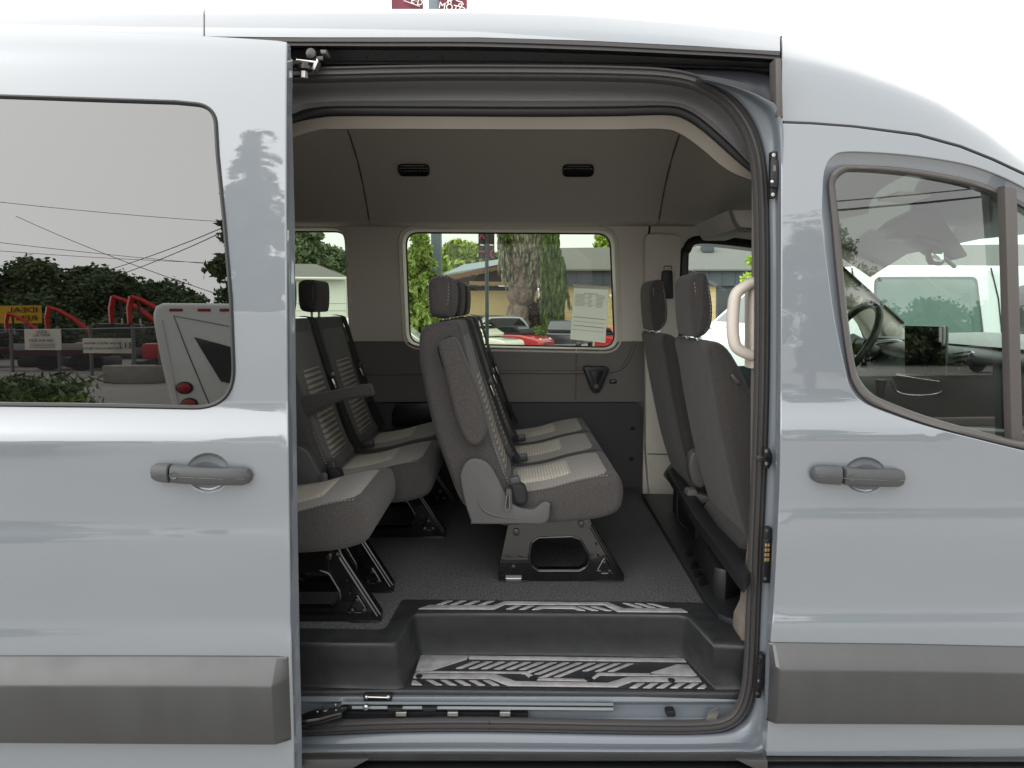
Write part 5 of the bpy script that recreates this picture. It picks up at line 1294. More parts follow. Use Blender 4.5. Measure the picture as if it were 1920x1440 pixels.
# ---- light poles with banners
POLE = M('grey_pole_paint', (92, 104, 114), .4, coat=.3); POLED = M('dark_green_pole', (38, 52, 52), .4)
BAN = M('maroon_banner_cloth', (112, 54, 66), .8); BAND = M('dark_banner_cloth', (46, 40, 44), .8); WHT = M('white_print', (235, 235, 232), .7); REDP = M('red_print', (150, 58, 64), .8)
zp0 = gz(0, 14)
lp = thing('light_pole', 'tall grey light pole with maroon banners above the van roof', 'light pole', (at(818, 14), 14, zp0))
ct = P(812, 0, 14); cb_ = P(820, 520, 14); xpole = (ct.x+cb_.x)/2
prism('pole', [(xpole-.115, zp0), (xpole+.115, zp0), (xpole+.10, 9.8), (xpole-.10, 9.8)], 13.9, 14.1, POLE, lp, bev=.02)
b1 = XZ([(735, 21), (794, 21)], 14); hb = 1.8
def banner(x0_, x1_, z0_, z1_, y, mat, parent):
    rows = []
    for i in range(9):
        u = i/8; rows.append([Vector((x0_+(x1_-x0_)*u, y+.02*math.sin(u*9), z0_)), Vector((x0_+(x1_-x0_)*u, y+.03*math.sin(u*7+1), z1_))])
    return loft('banner', rows, mat, parent)
banner(b1[0][0], b1[1][0], b1[0][1], b1[0][1]+hb, 13.95, BAN, lp)
b2 = XZ([(823, 21), (876, 21)], 14); banner(b2[0][0], b2[1][0], b2[0][1], b2[0][1]+hb, 13.95, BAN, lp)
text('banner_lettering', 'E\u00b7D', .17, WHT, lp, (P(782, 4, 13.9).x, 13.88, P(782, 4, 13.9).z), (R(90), R(14), R(0)), sx=1.0)
tube('banner_rule', [P(757, 1, 13.88), P(787, 12, 13.88)], .008, WHT, lp, 5)
text('banner_lettering', 'MOTOR', .19, WHT, lp, (P(853, 16, 13.9).x, 13.88, P(853, 17, 13.9).z), (R(90), R(12), 0))
cl = [(838, 6), (840, 1), (846, 2), (850, -4), (858, 2), (866, 4), (869, 9)]
tube('banner_logo', [P(a, b, 13.88) for a, b in cl], .012, WHT, lp, 6)
for (a, b) in ((843, 5), (863, 10)): tube('banner_logo', [P(a+3*math.cos(t), b+3*math.sin(t), 13.88) for t in [i*.5236 for i in range(12)]], .01, WHT, lp, 6, closed=True)
lp2 = thing('lamp_post', 'dark lamp post carrying two dark banners with red print', 'lamp post', (at(913, 17), 17, gz(0, 17)))
x_ = at(913, 17); tube('post', [(x_, 17, gz(0, 17)), (x_, 17, 5.2)], .05, POLED, lp2, 12)
for s, (a, b) in ((0, (897, 911)), (1, (916, 927))):
    q0 = P(a, 485, 16.95); q1 = P(b, 436, 16.95); banner(q0.x, q1.x, q0.z, q1.z, 16.95, BAND, lp2)
    tube('banner_print', [P(p, q, 16.9) for p, q in ([(899, 448), (903, 441), (909, 448)] if s == 0 else [(925, 468), (920, 473), (921, 480), (926, 485)])], .022, REDP, lp2, 6)
    if s == 0: tube('banner_print', [P(898, 472, 16.9), P(909, 472, 16.9)], .022, REDP, lp2, 6)
    tube('banner_print', [P((a+b)/2-3.5, 459, 16.88), P((a+b)/2+3.5, 460, 16.88)], .012, WHT, lp2, 5)
# ---- buildings
SHING = M('grey_shingles', (112, 112, 108), .95, bump=(8, .6, .03), vary=(20, .2)); FASC = M('dark_board_fascia', (72, 78, 84), .7); TAN = M('tan_block_wall', (206, 184, 138), .85, vary=(3, .05), bump=(5, .2, .01))
WOOD = M('brown_wood', (110, 72, 48), .7, vary=(4, .2, (1, 1, 10))); DGLASS = M('dark_shop_glass', (30, 36, 40), .08, spec=.8); WWALL = M('white_metal_siding', (214, 220, 208), .6); WOODSHADE = M('wood_painted_shade', (70, 54, 44), .8)  # second wood is a darker copy, shade under the gable in its colour
YB = 54.0
tb = thing('tan_building', 'low tan block building with grey shingle roof and dark fascia', 'building', (P(1250, 570, YB).x, YB, gz(0, YB)))
def bz(py, y=YB): return P(960, py, y).z
xa, xb = P(1020, 540, YB).x, P(2150, 540, YB).x
z0_ = gz(0, YB); zw = bz(536); zfc = bz(508)
box('wall', ((xa+xb)/2, YB+3, (z0_+zw)/2), (xb-xa, 6, zw-z0_), TAN, tb, bev=0)
box('fascia', ((xa+xb)/2, YB+2.8, (zw+zfc)/2), (xb-xa+.6, 6.6, zfc-zw), FASC, tb, bev=0)
for i in range(46):
    u = xa+(xb-xa)*(i+.5)/46; nb_ = box('fascia_batten', (0, 0, 0), (.10, .08, zfc-zw), FASC, None, bev=0) if i == 0 else None
    if i == 0: fb0 = nb_; fb0.location = (u, YB-.52, (zw+zfc)/2); attach(fb0, tb)
    else: again(fb0, (u, YB-.52, (zw+zfc)/2), tb)
zrd = bz(470, YB+3.5)
sl0 = [Vector((xa-.4, YB-.9, zfc-.02)), Vector((xb+.4, YB-.9, zfc-.02)), Vector((xb+.4, YB+3.5, zrd+.45)), Vector((xa-.4, YB+3.5, zrd+.1))]
solid('roof', sl0, (0, 0, .12), SHING, tb)
for a, b in ((1137, 488), (1056, 492), (1326, 465)):
    q = P(a, b, YB+2.5); box('roof_vent', q, (.9, .8, .7), FASC, tb, .03)
for i in range(9): # block courses
    zc2 = z0_+(zw-z0_)*(i+1)/10; tube('mortar_course', [(xa, YB-.005, zc2), (xb, YB-.005, zc2)], .012, M('mortar', (178, 158, 118), .9) if i == 0 else bpy.data.materials['mortar'], tb, 4)
dd = XZ([(1343, 515), (1388, 515), (1386, 614), (1342, 614)], YB)
prism('shop_door_frame', dd, YB-.06, YB+.1, FASC, tb, bev=0)
for (a, b) in ((1346, 1363), (1366, 1384)):
    prism('shop_door_pane', XZ([(a, 541), (b, 541), (b, 607), (a, 607)], YB-.07), YB-.07, YB-.05, DGLASS, tb, bev=0)
for i in range(5): tube('shutter_slat', PP([(1344, 518+i*4.5), (1387, 518+i*4.5)], YB-.07), .03, FASC, tb, 6)
lg = [(1141+a, 575-b) for a, b in ((20, 30), (5, 22), (0, 5), (12, -8))]
tube('wall_sign', [P(v.x, v.y, YB-.1) for v in crom([(1164, 540, 0), (1150, 552, 0), (1143, 556, 0)], 4)], .14, WHT, tb, 6)
tube('wall_sign', [P(v.x, v.y, YB-.1) for v in crom([(1168, 558, 0), (1154, 562, 0), (1150, 572, 0), (1160, 582, 0)], 4)], .14, WHT, tb, 6)
YG2 = 48.0
wb = thing('wooden_gable_building', 'brown timber-gabled building behind the thin lamp post', 'building', (at(905, YG2), YG2, gz(0, YG2)))
gp = [(830, 520), (960, 490), (1010, 489), (1010, 497), (960, 499), (836, 527)]
prism('roof_edge', XZ(gp, YG2-1.2), YG2-1.2, YG2-1.0, WOOD, wb, bev=0)
solid('roof', [P(830, 517, YG2-1.2), P(1010, 486, YG2-1.2), P(1010, 478, YG2+6), P(870, 498, YG2+6)], (0, 0, .1), M('blue_grey_metal_roof', (130, 146, 152), .5), wb)
prism('gable_wall', XZ([(842, 527), (960, 500), (1008, 498), (1008, 532), (888, 532), (880, 530)], YG2), YG2, YG2+.2, WOODSHADE, wb, bev=0)
prism('beam', XZ([(880, 527), (1008, 530), (1008, 537), (880, 534)], YG2-.9), YG2-.9, YG2-.5, M('tan_beam', (150, 122, 92), .8), wb, bev=0)
prism('painted_shade_strip', XZ([(880, 536), (1008, 538), (1008, 545), (880, 545)], YG2+.3), YG2+.3, YG2+.4, GASKET, wb, bev=0)  # black strip painted in as the shade below the beam
prism('wall', XZ([(830, 545), (1010, 545), (1010, 625), (830, 625)], YG2+.1), YG2+.1, YG2+2, TAN, wb, bev=0)
YH = 24.0
hb_ = thing('hip_roof_building', 'pale sided building with grey hip roof behind the third row', 'building', (at(560, YH), YH, gz(0, YH)))
x0h, x1h = P(250, 540, YH).x, P(648, 540, YH).x
prism('wall', [(x0h, gz(0, YH)), (x1h, gz(0, YH)), (x1h, bz(521, YH)), (x0h, bz(519, YH))], YH, YH+4, WWALL, hb_, bev=0)
for i in range(9): tube('siding_joint', [(x0h, YH-.004, gz(0, YH)+.2+.26*i), (x1h, YH-.004, gz(0, YH)+.2+.26*i)], .006, GREYPL, hb_, 4)
solid('roof', [P(250, 519, YH-.4), P(652, 522, YH-.4), P(592, 498, YH+2), P(250, 496, YH+2)], (0, .0, .06), SHING, hb_)
tube('gutter', [P(250, 519, YH-.42), P(652, 522, YH-.42)], .05, WWALL, hb_, 6)
# ---- parked vehicles
TYRE = M('tyre_rubber', (24, 24, 25), .8); RIM = M('alloy_rim', (150, 150, 152), .3, metal=.9); LAMP = M('headlamp_glass', (210, 214, 214), .1, spec=.8); LAMPR = M('tail_lamp_red', (150, 14, 22), .15, spec=.7)
CARGL = M('car_glass', (26, 34, 36), .04, spec=.9)
def paint(nm, c): return M(nm, c, .35, coat=1, coat_ior=1.6)
WHITEP = paint('white_car_paint', (224, 228, 226)); REDPA = paint('red_car_paint', (186, 22, 34)); DARKP = paint('dark_car_paint', (44, 50, 60)); SILVP = paint('silver_car_paint', (160, 168, 172)); CREAMP = paint('pearl_car_paint', (214, 218, 200))
def car(name, label, loc, rz, L, W, body, cab, mat, wheels, wr=.33, group=None, cat='car', top_mat=None, glass_in=.05, lamps=True, tail=False):
    """body, cab: side outlines (x forward, z up); the thing stands at loc turned by rz"""
    t = thing(name, label, cat, (0, 0, 0), group)
    pillow('body', smooth2(body, 4), -W/2, W/2, .10, mat, t, bulge=.01, step=.08)
    if cab:
        pillow('cabin', smooth2(cab, 3), -W/2+.10, W/2-.10, .10, top_mat or mat, t, bulge=.0, step=.07)
        cx = sum(a for a, b in cab)/len(cab); cz = sum(b for a, b in cab)/len(cab)
        inn = [(cx+(a-cx)*.86, cz+(b-cz)*.72) for a, b in cab]
        for s in (-1, 1):
            y = s*(W/2-.098); prism('side_glass', smooth2(inn, 3), y-.004*s if s > 0 else y-.004, y+.004, CARGL, t, bev=0)
        zmin = min(b for a, b in cab); zmax = max(b for a, b in cab); fx = max(a for a, b in cab); fxt = max(a for a, b in cab if b > zmax-.08)
        nrm2 = Vector((zmax-zmin, 0, fx-fxt)).normalized()*.02
        a0 = Vector((fxt-(fxt-fx)*.12, 0, zmax-(zmax-zmin)*.12))+nrm2; a1 = Vector((fx-(fx-fxt)*.12, 0, zmin+(zmax-zmin)*.12))+nrm2
        solid('windscreen', [Vector((a0.x, -W/2+.28, a0.z)), Vector((a0.x, W/2-.28, a0.z)), Vector((a1.x, W/2-.2, a1.z)), Vector((a1.x, -W/2+.2, a1.z))], nrm2*.4, CARGL, t)
    for i, x in enumerate(wheels):
        for s in (-1, 1):
            w1 = lathe('wheel', [(wr*.55, -.09), (wr*.95, -.09), (wr, -.06), (wr, .06), (wr*.95, .09), (wr*.62, .095)], TYRE, t, 22, 'Y', (x, s*(W/2-.10), wr))
            r_ = lathe('rim', [(wr*.62, .09), (wr*.6, .075), (wr*.2, .06), (wr*.12, .085), (.01, .085)], RIM, w1, 18, 'Y', (x, s*(W/2-.10), wr))
            if s > 0: r_.scale = (1, -1, 1)
    fx = max(a for a, b in body); rx = min(a for a, b in body)
    if lamps:
        for s in (-1, 1):
            lathe('headlamp', [(.10, 0), (.10, .05), (.07, .08), (.01, .09)], LAMP, t, 16, 'X', (fx-.16, s*(W/2-.30), .68))
        box('grille', (fx-.02, 0, .48), (.06, W*.5, .16), GASKET, t, .02)
    if tail:
        for s in (-1, 1): box('tail_lamp', (rx+.03, s*(W/2-.16), .85), (.06, .14, .26), LAMPR, t, .02)
    t.location = loc; t.rotation_euler = (0, 0, rz); return t
suv_b = [(-2.3, .35), (-2.35, .8), (-2.2, 1.02), (-1, 1.05), (.6, 1.05), (1.0, 1.0), (2.0, .9), (2.3, .75), (2.32, .4), (2.0, .28), (-2.0, .28)]
suv_c = [(-2.2, 1.0), (-2.0, 1.6), (-1.6, 1.72), (0, 1.72), (.35, 1.62), (1.05, 1.0)]
mini_b = [(-1.85, .35), (-1.88, .75), (-1.7, .92), (-.6, .95), (.5, .95), (.75, .92), (1.5, .80), (1.8, .68), (1.86, .4), (1.6, .25), (-1.6, .25)]
mini_c = [(-1.45, .92), (-1.2, 1.28), (-.7, 1.40), (0, 1.41), (.2, 1.36), (.68, .93)]
def park(name, label, px, Y, rz, mat, b, c, **k):
    return car(name, label, (at(px, Y), Y, gz(0, Y)), R(rz), 4, k.pop('W', 1.8), b, c, mat, k.pop('wheels', (-1.4, 1.45)), k.pop('wr', .33), **k)
park('convertible_car', 'small red convertible with black soft top and round headlamps', 972, 38, -32, REDPA, mini_b, mini_c, W=1.68, wheels=(-1.2, 1.25), wr=.3, top_mat=M('soft_top_cloth', (28, 29, 32), .85))
park('sedan_car', 'pearl white car just left of the red convertible', 898, 36, -35, CREAMP, [(a, b*.9) for a, b in suv_b], [(a, b*.80+.16) for a, b in suv_c])
park('suv_car', 'silver car with sloping windscreen behind the seat headrests', 918, 43, 195, SILVP, suv_b, [(a, b*1.15-.12) for a, b in suv_c])
park('van_car', 'black van beside the silver car behind the headrests', 890, 46, 190, DARKP, suv_b, [(a, b*1.2-.16) for a, b in suv_c])
park('suv_car', 'dark blue sports utility car right of the weeping tree', 1072, 41, 70, DARKP, suv_b, suv_c)
park('pickup_truck', 'grey pickup truck at the right edge of the far window', 1180, 42, 78, SILVP, suv_b, [(a*.6-.2, b*1.08-.08) for a, b in suv_c], cat='truck')
park('hatchback_car', 'red car peeking past the lower right of the printed sheet', 1168, 36, -75, REDPA, mini_b, mini_c, W=1.7, wheels=(-1.2, 1.25), wr=.3)
car('white_pickup', 'white pickup truck close outside behind the near headrest', (P(801, 640, 5.6).x-2.32, 6.0, -.12), R(180), 5.2, 1.9, [(a, b*.95) for a, b in suv_b], [(a*1.0, b*.95) for a, b in suv_c], WHITEP, (-1.5, 1.6), cat='truck')
# neighbouring white van: long body, sloping nose to the left
yw = 4.3
wv = thing('white_van', 'white van parked alongside, seen through the cab windows', 'van', (P(1750, 640, yw).x, yw+1, -.05))
def wx2(px, py): return xz(px, py, yw)
zr_ = wx2(1700, 497)[1]
vb = [wx2(1330, 760), wx2(1325, 660), wx2(1345, 634), wx2(1440, 618), wx2(1560, 512), wx2(1600, 499), wx2(1700, 496), wx2(1900, 497), wx2(2300, 500), (5.0, zr_-.1), (5.05, .5), (4.8, .3), (2.2, .3)]
pillow('body', rpoly(vb, .05, 3), yw, yw+1.9, .10, WHITEP, wv, step=.1, bulge=.0)
def vwin(pts, nm='window_pane', mat=CARGL): return prism(nm, rpoly(XZ(pts, yw-.004), .06, 5), yw-.006, yw+.02, mat, wv, bev=.002)
VGL = glass('pale_van_glass', (.55, .68, .60), 2.0)
vwin([(1640, 519), (1832, 519), (1846, 634), (1636, 634)], 'window_frame', M('van_window_seal', (70, 76, 74), .5))
prism('window_pane', rpoly(XZ([(1645, 524), (1828, 524), (1841, 630), (1641, 630)], yw-.012), .06, 5), yw-.011, yw-.008, M('reflective_van_glass', (96, 122, 112), .06, spec=1), wv, bev=0)
vwin([(1905, 535), (2100, 535), (2110, 640), (1915, 640)])
for l in ([(1597, 502), (1599, 515), (1592, 560)], [(1858, 502), (1872, 560), (1880, 640), (1882, 720)]):
    tube('door_seam', [P(a, b, yw-.002) for a, b in l], .006, GASKET, wv, 6)
solid('windscreen', [wx and Vector((a, yw+.2, b)) for a, b in [wx2(1452, 612), wx2(1556, 520)]]+[Vector((a, yw+1.7, b)) for a, b in [wx2(1556, 520), wx2(1452, 612)]], (-.012, 0, .012), CARGL, wv)
for x in (2.3, 4.3):
    w1 = lathe('wheel', [(.2, -.1), (.34, -.1), (.36, -.06), (.36, .06), (.34, .1), (.2, .1)], TYRE, wv, 22, 'Y', (x, yw+.12, .36))
# ================================================================== ACROSS THE ROAD (mirrored in the tinted window and the paint)
def refl(px, py, fn):
    h = S(px, py, fn); e = 2e-3
    n = Vector(((fn(h.x+e, h.z)-fn(h.x-e, h.z))/(2*e), -1, (fn(h.x, h.z+e)-fn(h.x, h.z-e))/(2*e))).normalized()
    d = (h-CAM).normalized(); return h, d-2*d.dot(n)*n
def PR(px, py, L, fn=Yglass):
    """the point at depth y = -L that the glass shows at this pixel"""
    h, d = refl(px, py, fn); return h+d*((-L-h.y)/d.y)
def PRG(px, py, fn=Yglass):
    h, d = refl(px, py, fn); return h+d*(-h.z/d.z)
GALV = M('galvanised_steel', (120, 122, 124), .5, metal=.6); MAROON = M('maroon_steel', (74, 20, 34), .5); EXRED = M('red_machine_paint', (196, 34, 26), .4, coat=.3); SIGNW = M('white_sign_board', (216, 212, 196), .6); YEL = M('yellow_sign_board', (216, 166, 26), .6)
INKB = M('black_sign_print', (20, 20, 22), .8); KERB = M('concrete_block', (150, 146, 138), .9, vary=(4, .1))
# row of dark trees behind the yard
GT = 'dark trees in a row behind the rental yard'
LT = 46
ORD = ['first', 'second', 'third', 'fourth', 'fifth', 'sixth', 'seventh', 'eighth', 'ninth', 'tenth', 'eleventh', 'twelfth', 'thirteenth', 'fourteenth']
tops = [(-130, 505), (-60, 520), (5, 505), (45, 512), (90, 500), (135, 512), (180, 505), (225, 515), (265, 522), (305, 535), (345, 552), (385, 568), (425, 580), (480, 600)]
for i, (px, py) in enumerate(tops):
    q = PR(px, py, LT); h = q.z; w_ = 5.4 if i < 9 else 6
    broad_tree('dark_tree', ORD[i]+' dark tree from the left in the row mirrored in the tinted window', q.x, -LT+(i % 3)*1.5, h*1.02, w_*1.15, DARKG, 9000, .20, GT, 40, low=.03)
# chain-link fence with posts and mesh
fa = PR(-140, 640, 27); fb = PR(40, 640, 26); fc = PR(300, 640, 19)
fl = [Vector((fa.x, -27, 0)), Vector((fb.x, -25.5, 0)), Vector((PR(110, 640, 24).x, -24, 0)), Vector((PR(170, 640, 22.5).x, -22.5, 0)), Vector((PR(250, 640, 20.5).x, -20.5, 0)), Vector((fc.x, -19, 0)), Vector((PR(420, 640, 16).x, -16, 0))]
fe = thing('chain_link_fence', 'galvanised chain-link fence in front of the rental yard', 'fence', (fl[2].x, fl[2].y, 0))
for i, p in enumerate(fl): tube('fence_post', [p, p+Vector((0, 0, 2.0))], .05, GALV, fe, 8)
tube('top_rail', [p+Vector((0, 0, 1.9)) for p in fl], .025, GALV, fe, 6); tube('bottom_rail', [p+Vector((0, 0, .08)) for p in fl], .02, GALV, fe, 6)
vs, fs = [], []
for i in range(len(fl)-1):
    a, b = fl[i], fl[i+1]; L = (b-a).length; d = (b-a)/L; m = int((L+1.8)/.16)
    for k in range(m):
        for s in (1, -1):
            t0 = -1.8+k*.16; p0, p1 = (t0, .08), (t0+1.8, 1.9)
            if s < 0: p0, p1 = (t0+1.8, .08), (t0, 1.9)
            def cl_(p, q):
                (x0c, z0c), (x1c, z1c) = p, q
                f = lambda x: z0c+(z1c-z0c)*(x-x0c)/(x1c-x0c)
                if x0c > x1c: x0c, z0c, x1c, z1c = x1c, z1c, x0c, z0c
                lo_, hi_ = max(0, x0c), min(L, x1c)
                return None if lo_ >= hi_ else ((lo_, f(lo_)), (hi_, f(hi_)))
            c = cl_(p0, p1)
            if not c: continue
            k0 = len(vs); u = Vector((0, 0, .006))
            for x, z in c: vs += [a+d*x+Vector((0, 0, z))-u, a+d*x+Vector((0, 0, z))+u]
            fs.append([k0, k0+2, k0+3, k0+1])
wm = mesh('wire_mesh', vs, fs, GALV, fe, smooth=False); wm['kind'] = 'stuff'
def facing(p, q):
    d = (q-p); return math.atan2(d.y, d.x)
def board(name, label, px0, px1, py0, py1, L, mat, th=.02):
    a = PR(px0, py1, L); b = PR(px1, py1, L*.97); z0b, z1b = a.z, PR(px0, py0, L).z
    t = thing(name, label, 'sign', (a.x, a.y, 0)); n = (b-a).cross(Vector((0, 0, 1))).normalized()*th
    a.z = b.z = min(a.z, b.z)
    solid('board', [a, b, Vector((b.x, b.y, z1b)), Vector((a.x, a.y, z1b))], n, mat, t)
    up_ = 1 if n.y > 0 else -1
    # lettering on the face that looks at the van (+y)
    mid = (a+b)/2; ang = math.atan2(a.y-b.y, a.x-b.x)
    def put(s, u, v, size, m, sx=1.0):
        p = a.lerp(b, 1-u) if False else b.lerp(a, u); z = a.z+(z1b-a.z)*v
        text('sign_lettering', s, size, m, t, (p.x, p.y+.06, z), (R(90), 0, ang), sx=sx)
    return t, put, (b-a).length, z1b-a.z
t, put, w_, h_ = board('rental_sign', 'yellow and black rental shop sign above the yard', -70, 78, 574, 606, 34, YEL)
put('IDEAL', .22, .74, h_*.42, INKB, 1.3)
q0 = PR(-70, 606, 33.9); q1 = PR(78, 606, 33)
put('RENT', .22, .28, h_*.42, INKB, 1.3)
tube('sign_leg', [PR(-30, 606, 34), Vector((PR(-30, 606, 34).x, -34, 0))], .1, GALV, t, 8); tube('sign_leg', [PR(50, 606, 34), Vector((PR(50, 606, 34).x, -34, 0))], .1, GALV, t, 8)
t, put, w_, h_ = board('fence_sign', 'cream rental sign with a phone number hung on the chain-link fence', 47, 115, 617, 656, 24.3, SIGNW)
put('IDEAL', .5, .86, h_*.18, INKB, 1.2); put('RENT ALL', .5, .70, h_*.18, INKB, 1.1); put('360-424-3224', .5, .45, h_*.2, INKB, 1.1); [tube('sign_print', [(lambda a, b, u: a.lerp(b, u)+Vector((0, .05, 0)))(PR(115, 617+39*v, 23.6), PR(47, 617+39*v, 24.3), u) for u in (.15, .85)], .008, INKB, t, 4) for v in (.72, .80, .88)]
t, put, w_, h_ = board('fence_sign', 'white long call before you dig banner hung on the chain-link fence', 156, 252, 634, 662, 21.8, SIGNW)
put('811', .14, .5, h_*.6, INKB, 1.1); put("Know what's below.", .6, .68, h_*.26, INKB, 1.1); put('Call before you dig.org', .6, .34, h_*.24, INKB, 1.1)
# maroon flatbed trailers
def trailer(label, px0, px1, L):
    a = PR(px0, 660, L); b = PR(px1, 660, L); t = thing('flatbed_trailer', label, 'trailer', ((a.x+b.x)/2, -L, 0))
    x0t, x1t = min(a.x, b.x), max(a.x, b.x); cx = (x0t+x1t)/2
    box('bed', (cx, -L, .85), (x1t-x0t, 2.2, .35), MAROON, t, .03)
    box('side_rail', (cx, -L+1.12, 1.12), (x1t-x0t, .06, .3), M('silver_rail', (170, 168, 166), .5) if 'silver_rail' not in bpy.data.materials else bpy.data.materials['silver_rail'], t, .01)
    for x in (cx-.5, cx+.55):
        w1 = lathe('wheel', [(.2, -.1), (.36, -.1), (.38, 0), (.36, .1), (.22, .1)], TYRE, t, 20, 'Y', (x, -L+1.0, .38)); w1.scale = (1, -1, 1)
        r1 = lathe('rim', [(.22, .09), (.2, .07), (.08, .1), (.01, .1)], RIM, w1, 16, 'Y', (x, -L+1.0, .38)); r1.scale = (1, -1, 1)
    return t
trailer('maroon flatbed trailer on the left behind the fence', -120, 30, 30); trailer('maroon flatbed trailer with bright wheels behind the fence banners', 60, 240, 27)
# red excavator arms
def excavator(label, px, py, L, s, flip=1):
    k = PR(px, py, L); t = thing('red_excavator', label, 'excavator', (k.x, -L, 0))
    X = lambda a, b: Vector((k.x+a*s*flip, -L, k.z+b*s))
    def arm(nm, pts, w0, w1):
        r = []
        pts = [X(*p) for p in pts]
        return tube(nm, pts, [(w0*s+(w1-w0)*s*i/(len(pts)-1))*1.15 for i in range(len(pts))], EXRED, t, 4)
    arm('boom', [(1.9, -1.7), (1.1, -.75), (.4, -.2), (-.05, .0)], .125, .10)
    arm('stick', [(0, .02), (-.12, -.7), (-.1, -1.6)], .125, .10)
    tube('cylinder', [X(.25, -.15), X(.32, -1.3)], .06*s, DSTEEL, t, 8)
    tube('cylinder_rod', [X(.32, -1.3), X(.34, -1.8)], .04*s, STEEL, t, 8)
    box('bucket', X(-.1, -1.9), (.9*s, .7, .6*s), GASKET, t, .1)
    zc3 = max(.8, k.z-2.2*s)
    box('cab_body', Vector((k.x+2.0*s*flip, -L, .95)), (1.1*s, 1.2, .7), EXRED, t, .12)
    box('track', Vector((k.x+2.0*s*flip, -L, .30)), (1.9*s, 1.4, .55), GASKET, t, .12)
    return t
excavator('red excavator with the lone raised arm left of the pair', 92, 576, 29, .75, 1)
excavator('red excavator with the left of two raised arms', 213, 556, 24, .72, 1)
excavator('red excavator with the right of two raised arms beside the white bus', 247, 556, 23.5, .72, 1)
excavator('small red excavator at the far left under the yellow sign', 15, 588, 30, .6, 1)
# concrete barrier blocks by the fence
for k, px in enumerate((232, 262)):
    q = PR(px, 690, 18.5); kb = box('concrete_block', (q.x, -18.8+k*.4, .3), (1.1, .5, .6), KERB, None, .04)
    tag(kb, 'concrete barrier block at the fence foot beside the trailer wheels' if k == 0 else 'concrete barrier block at the fence foot nearest the white bus', 'block')
# white shuttle bus, rear corner
BUSW = paint('white_bus_paint', (214, 214, 212))
LB = 10.5
c0 = PR(286, 640, LB); c1 = PR(452, 640, LB+.6)
zt3 = PR(300, 569, LB).z
bu = thing('shuttle_bus', 'white bus with round red tail lamps mirrored at the right of the tinted window', 'bus', (c0.x, -LB, 0))
wB = 2.3
lft = [(v.x, v.z) for v in (PR(px, py, LB) for px, py in ((332, 815), (319, 760), (309, 720), (300, 685), (291, 640), (285, 605), (284, 588), (289, 574), (302, 568)))]
rear = lft+[(c0.x+wB-.2, zt3), (c0.x+wB, zt3-.25), (c0.x+wB+.3, lft[0][1])]
pillow('body', rear, -LB-7, -LB, .08, BUSW, bu, step=.1)
yb_ = -LB+.004
prism('rear_window', [(v.x, v.z) for v in (PR(365, 632, LB), PR(450, 655, LB), PR(450, 722, LB), PR(415, 715, LB))], yb_, yb_+.02, CARGL, bu, bev=0)
tube('panel_seam', [(v.x, yb_+.005, v.z) for v in (PR(396, 765, LB), PR(352, 660, LB), PR(326, 592, LB), PR(430, 612, LB))], .008, GREYPL, bu, 6)
for (px, py) in ((347, 727), (356, 757)):
    q = PR(px, py, LB); lp_ = lathe('tail_lamp', [(.10, 0), (.10, .03), (.08, .05), (.005, .06)], LAMPR, bu, 20, 'Y', (q.x, yb_+.01, q.z)); lp_.scale = (1, -1, 1)
    lr = lathe('lamp_ring', [(.125, 0), (.125, .02), (.10, .025)], GASKET, bu, 20, 'Y', (q.x, yb_+.002, q.z)); lr.scale = (1, -1, 1)
for px, py in ((330, 577), (383, 584), (425, 605)):
    q = PR(px, py, LB); box('marker_lamp', (q.x, yb_-.01, zt3-.13), (.2, .05, .06), LAMPR, bu, .015)
tube('body_moulding', [(v.x, yb_+.005, v.z) for v in (PR(334, 760, LB), PR(318, 680, LB), PR(303, 600, LB))], .02, BUSW, bu, 8)
for x in (c0.x+.35, c0.x+wB-.35): lathe('wheel', [(.25, -.12), (.40, -.12), (.42, 0), (.40, .12), (.25, .12)], TYRE, bu, 20, 'X', (x, -LB-1.6, .42))
# verge planting near the van
def plant(name, label, px, py, L, h, n, mat, spread):
    q = PR(px, py, L); x, y = q.x, -L; t = thing(name, label, 'plant', (x, y, 0))
    pts = []
    for k in range(n):
        an = rs.rand()*6.283; hh = h*(.5+.5*rs.rand()); m = 14; s = np.linspace(.1, 1, m); r_ = spread*rs.rand()
        pts.append(np.stack([x+np.cos(an)*(r_*.5+r_*s**2), y+np.sin(an)*(r_*.5+r_*s**2), hh*s*(1.15-.35*s)], 1))
    tube('stem', [(x, y, 0), (x, y, h*.6)], .012, MIDG, t, 6)
    leaves('foliage', np.concatenate(pts), .032, mat, t, droop=.2, aspect=4.5); return t
plant('verge_plant', 'tall bushy grass clump mirrored low at the left of the tinted window', -30, 730, 5.5, 1.38, 1500, DARKG, .62)
plant('verge_plant', 'bright green grass clump beside the tall grass clump', 30, 745, 5.0, 1.14, 900, MIDG, .36)
plant('verge_plant', 'low yellow-flowered verge plant mirrored in the front door window', 1690, 790, 8.6, .75, 700, MIDG, .45)
q = PR(500, 640, 14); conifer('fir_tree', 'tall fir tree across the lot mirrored at the front edge of the sliding door', q.x, -14, 7.6, 2.7, DARKG, 40000, .07, .4, 30)
h_, d_ = refl(1520, 640, Ybody); k_2 = (-15-h_.y)/d_.y; q = h_+d_*k_2
broad_tree('leafy_tree', 'round tree across the lot mirrored in the rear of the front door', q.x, -15, 4.8, 2.7, MIDG, 26000, .06, clumps=60)
GT2 = 'dark trees across the road to the right'
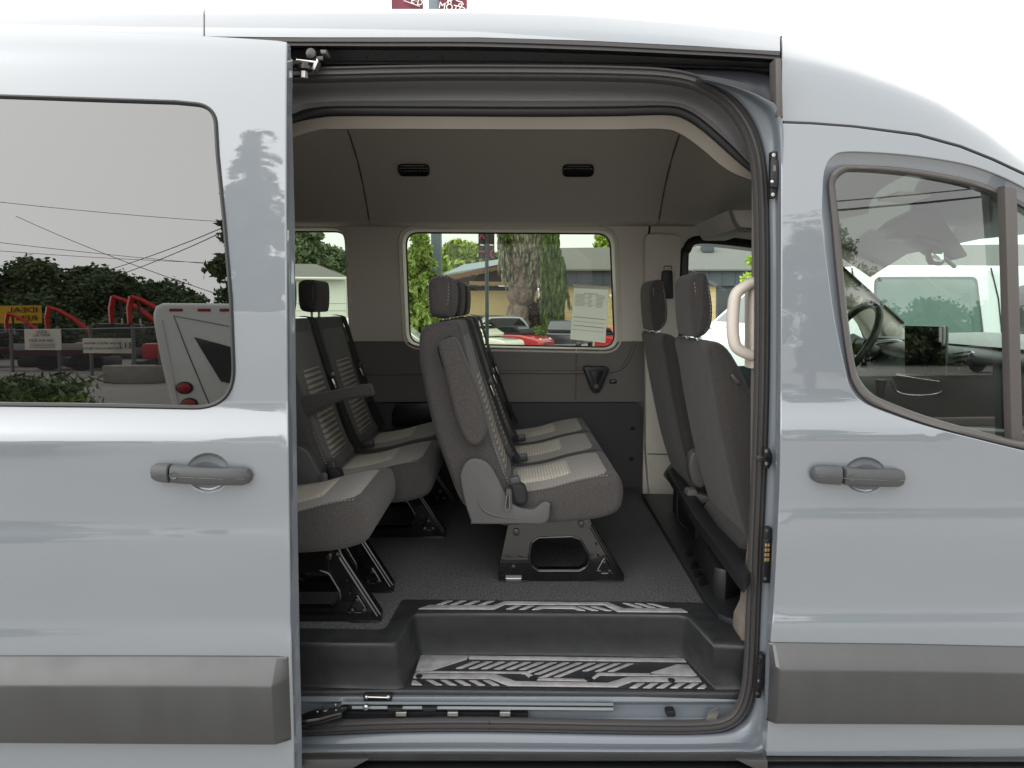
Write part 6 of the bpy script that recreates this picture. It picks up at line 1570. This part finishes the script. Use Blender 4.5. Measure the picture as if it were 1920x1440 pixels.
for i, (px, py) in enumerate([(1555, 600), (1610, 585), (1665, 596), (1720, 580), (1780, 592), (1845, 584), (1910, 598), (1990, 590)]):
    q = PR(px, py, 30, Ybody)
    broad_tree('dark_tree', ORD[i]+' dark tree from the left in the row mirrored in the front door window', q.x, -30+(i % 2), max(2.2, q.z), 4.2, DARKG, 7000, .15, GT2, 36, low=.02)
MULCH = M('dark_mulch', (52, 44, 38), .95, bump=(40, .8, .02), vary=(12, .3))
bed = mesh('planting_bed', [(3.5, -19.5, .02), (20, -20.5, .02), (16, -8.6, .05), (4.2, -8.2, .05)], [[0, 1, 2, 3]], MULCH, smooth=False); tag(bed, 'dark mulch planting bed beyond the front of the van', 'planting bed', kind='structure')
kp = [Vector((3.4, -8.1, .08)), Vector((14.2, -8.5, .08))]
kb = box('bed_kerb', (8.8, -8.3, .07), (10.8, .18, .14), KERB, None, .02, rot=(0, 0, R(-2))); tag(kb, 'low concrete kerb in front of the mulch planting bed', 'kerb')
# overhead power lines
WIRE = M('power_wire', (18, 18, 18), .7)
def wire(label, a, b, L0, L1, sag, fn=Yglass, r=.012):
    p, q = PR(*a, L0, fn), PR(*b, L1, fn); d = q-p; p2 = p-d*1.0; q2 = q+d*1.2
    pts = []
    for i in range(25):
        t = i/24; v = p2.lerp(q2, t); v.z -= sag*4*t*(1-t)-sag; pts.append(v)
    o = tube('power_line', pts, r, WIRE, None, 5); tag(o, label, 'wire')
wire('highest single power line crossing the tinted window', (0, 382), (415, 417), 24, 26, .5)
wire('second power line from the top, nearly level', (0, 458), (420, 498), 24, 27, .5)
wire('third power line just under the second', (0, 474), (425, 495), 26, 28, .6)
wire('steep service line rising to the right, upper', (230, 500), (415, 430), 20, 15, .3)
wire('steep service line rising to the right, lower', (245, 510), (415, 438), 20, 15, .3)
wire('slanting service line ending near the bus roof', (200, 480), (430, 560), 22, 18, .4)
wire('thick cable pair over the road, upper, mirrored in the front door window', (1570, 400), (1880, 372), 16, 18, .2, Ybody, .02)
wire('thick cable pair over the road, lower, mirrored in the front door window', (1570, 416), (1880, 388), 16, 18, .2, Ybody, .035)
# black off-road car mirrored in the front door window
q = PR(1862, 700, 22, Ybody)
jb = [(-2.1, .55), (-2.12, 1.0), (-2.0, 1.15), (.7, 1.15), (1.9, 1.1), (2.05, 1.0), (2.1, .6), (1.5, .5), (-1.6, .5)]
jc = [(-2.0, 1.1), (-1.95, 1.8), (-1.8, 1.88), (.2, 1.88), (.4, 1.8), (.75, 1.12)]
car('off_road_car', 'dark off-road car with big wheels across the road', (q.x+1.2, q.y, 0), R(160), 4.2, 1.85, jb, jc, DARKP, (-1.35, 1.35), .42)
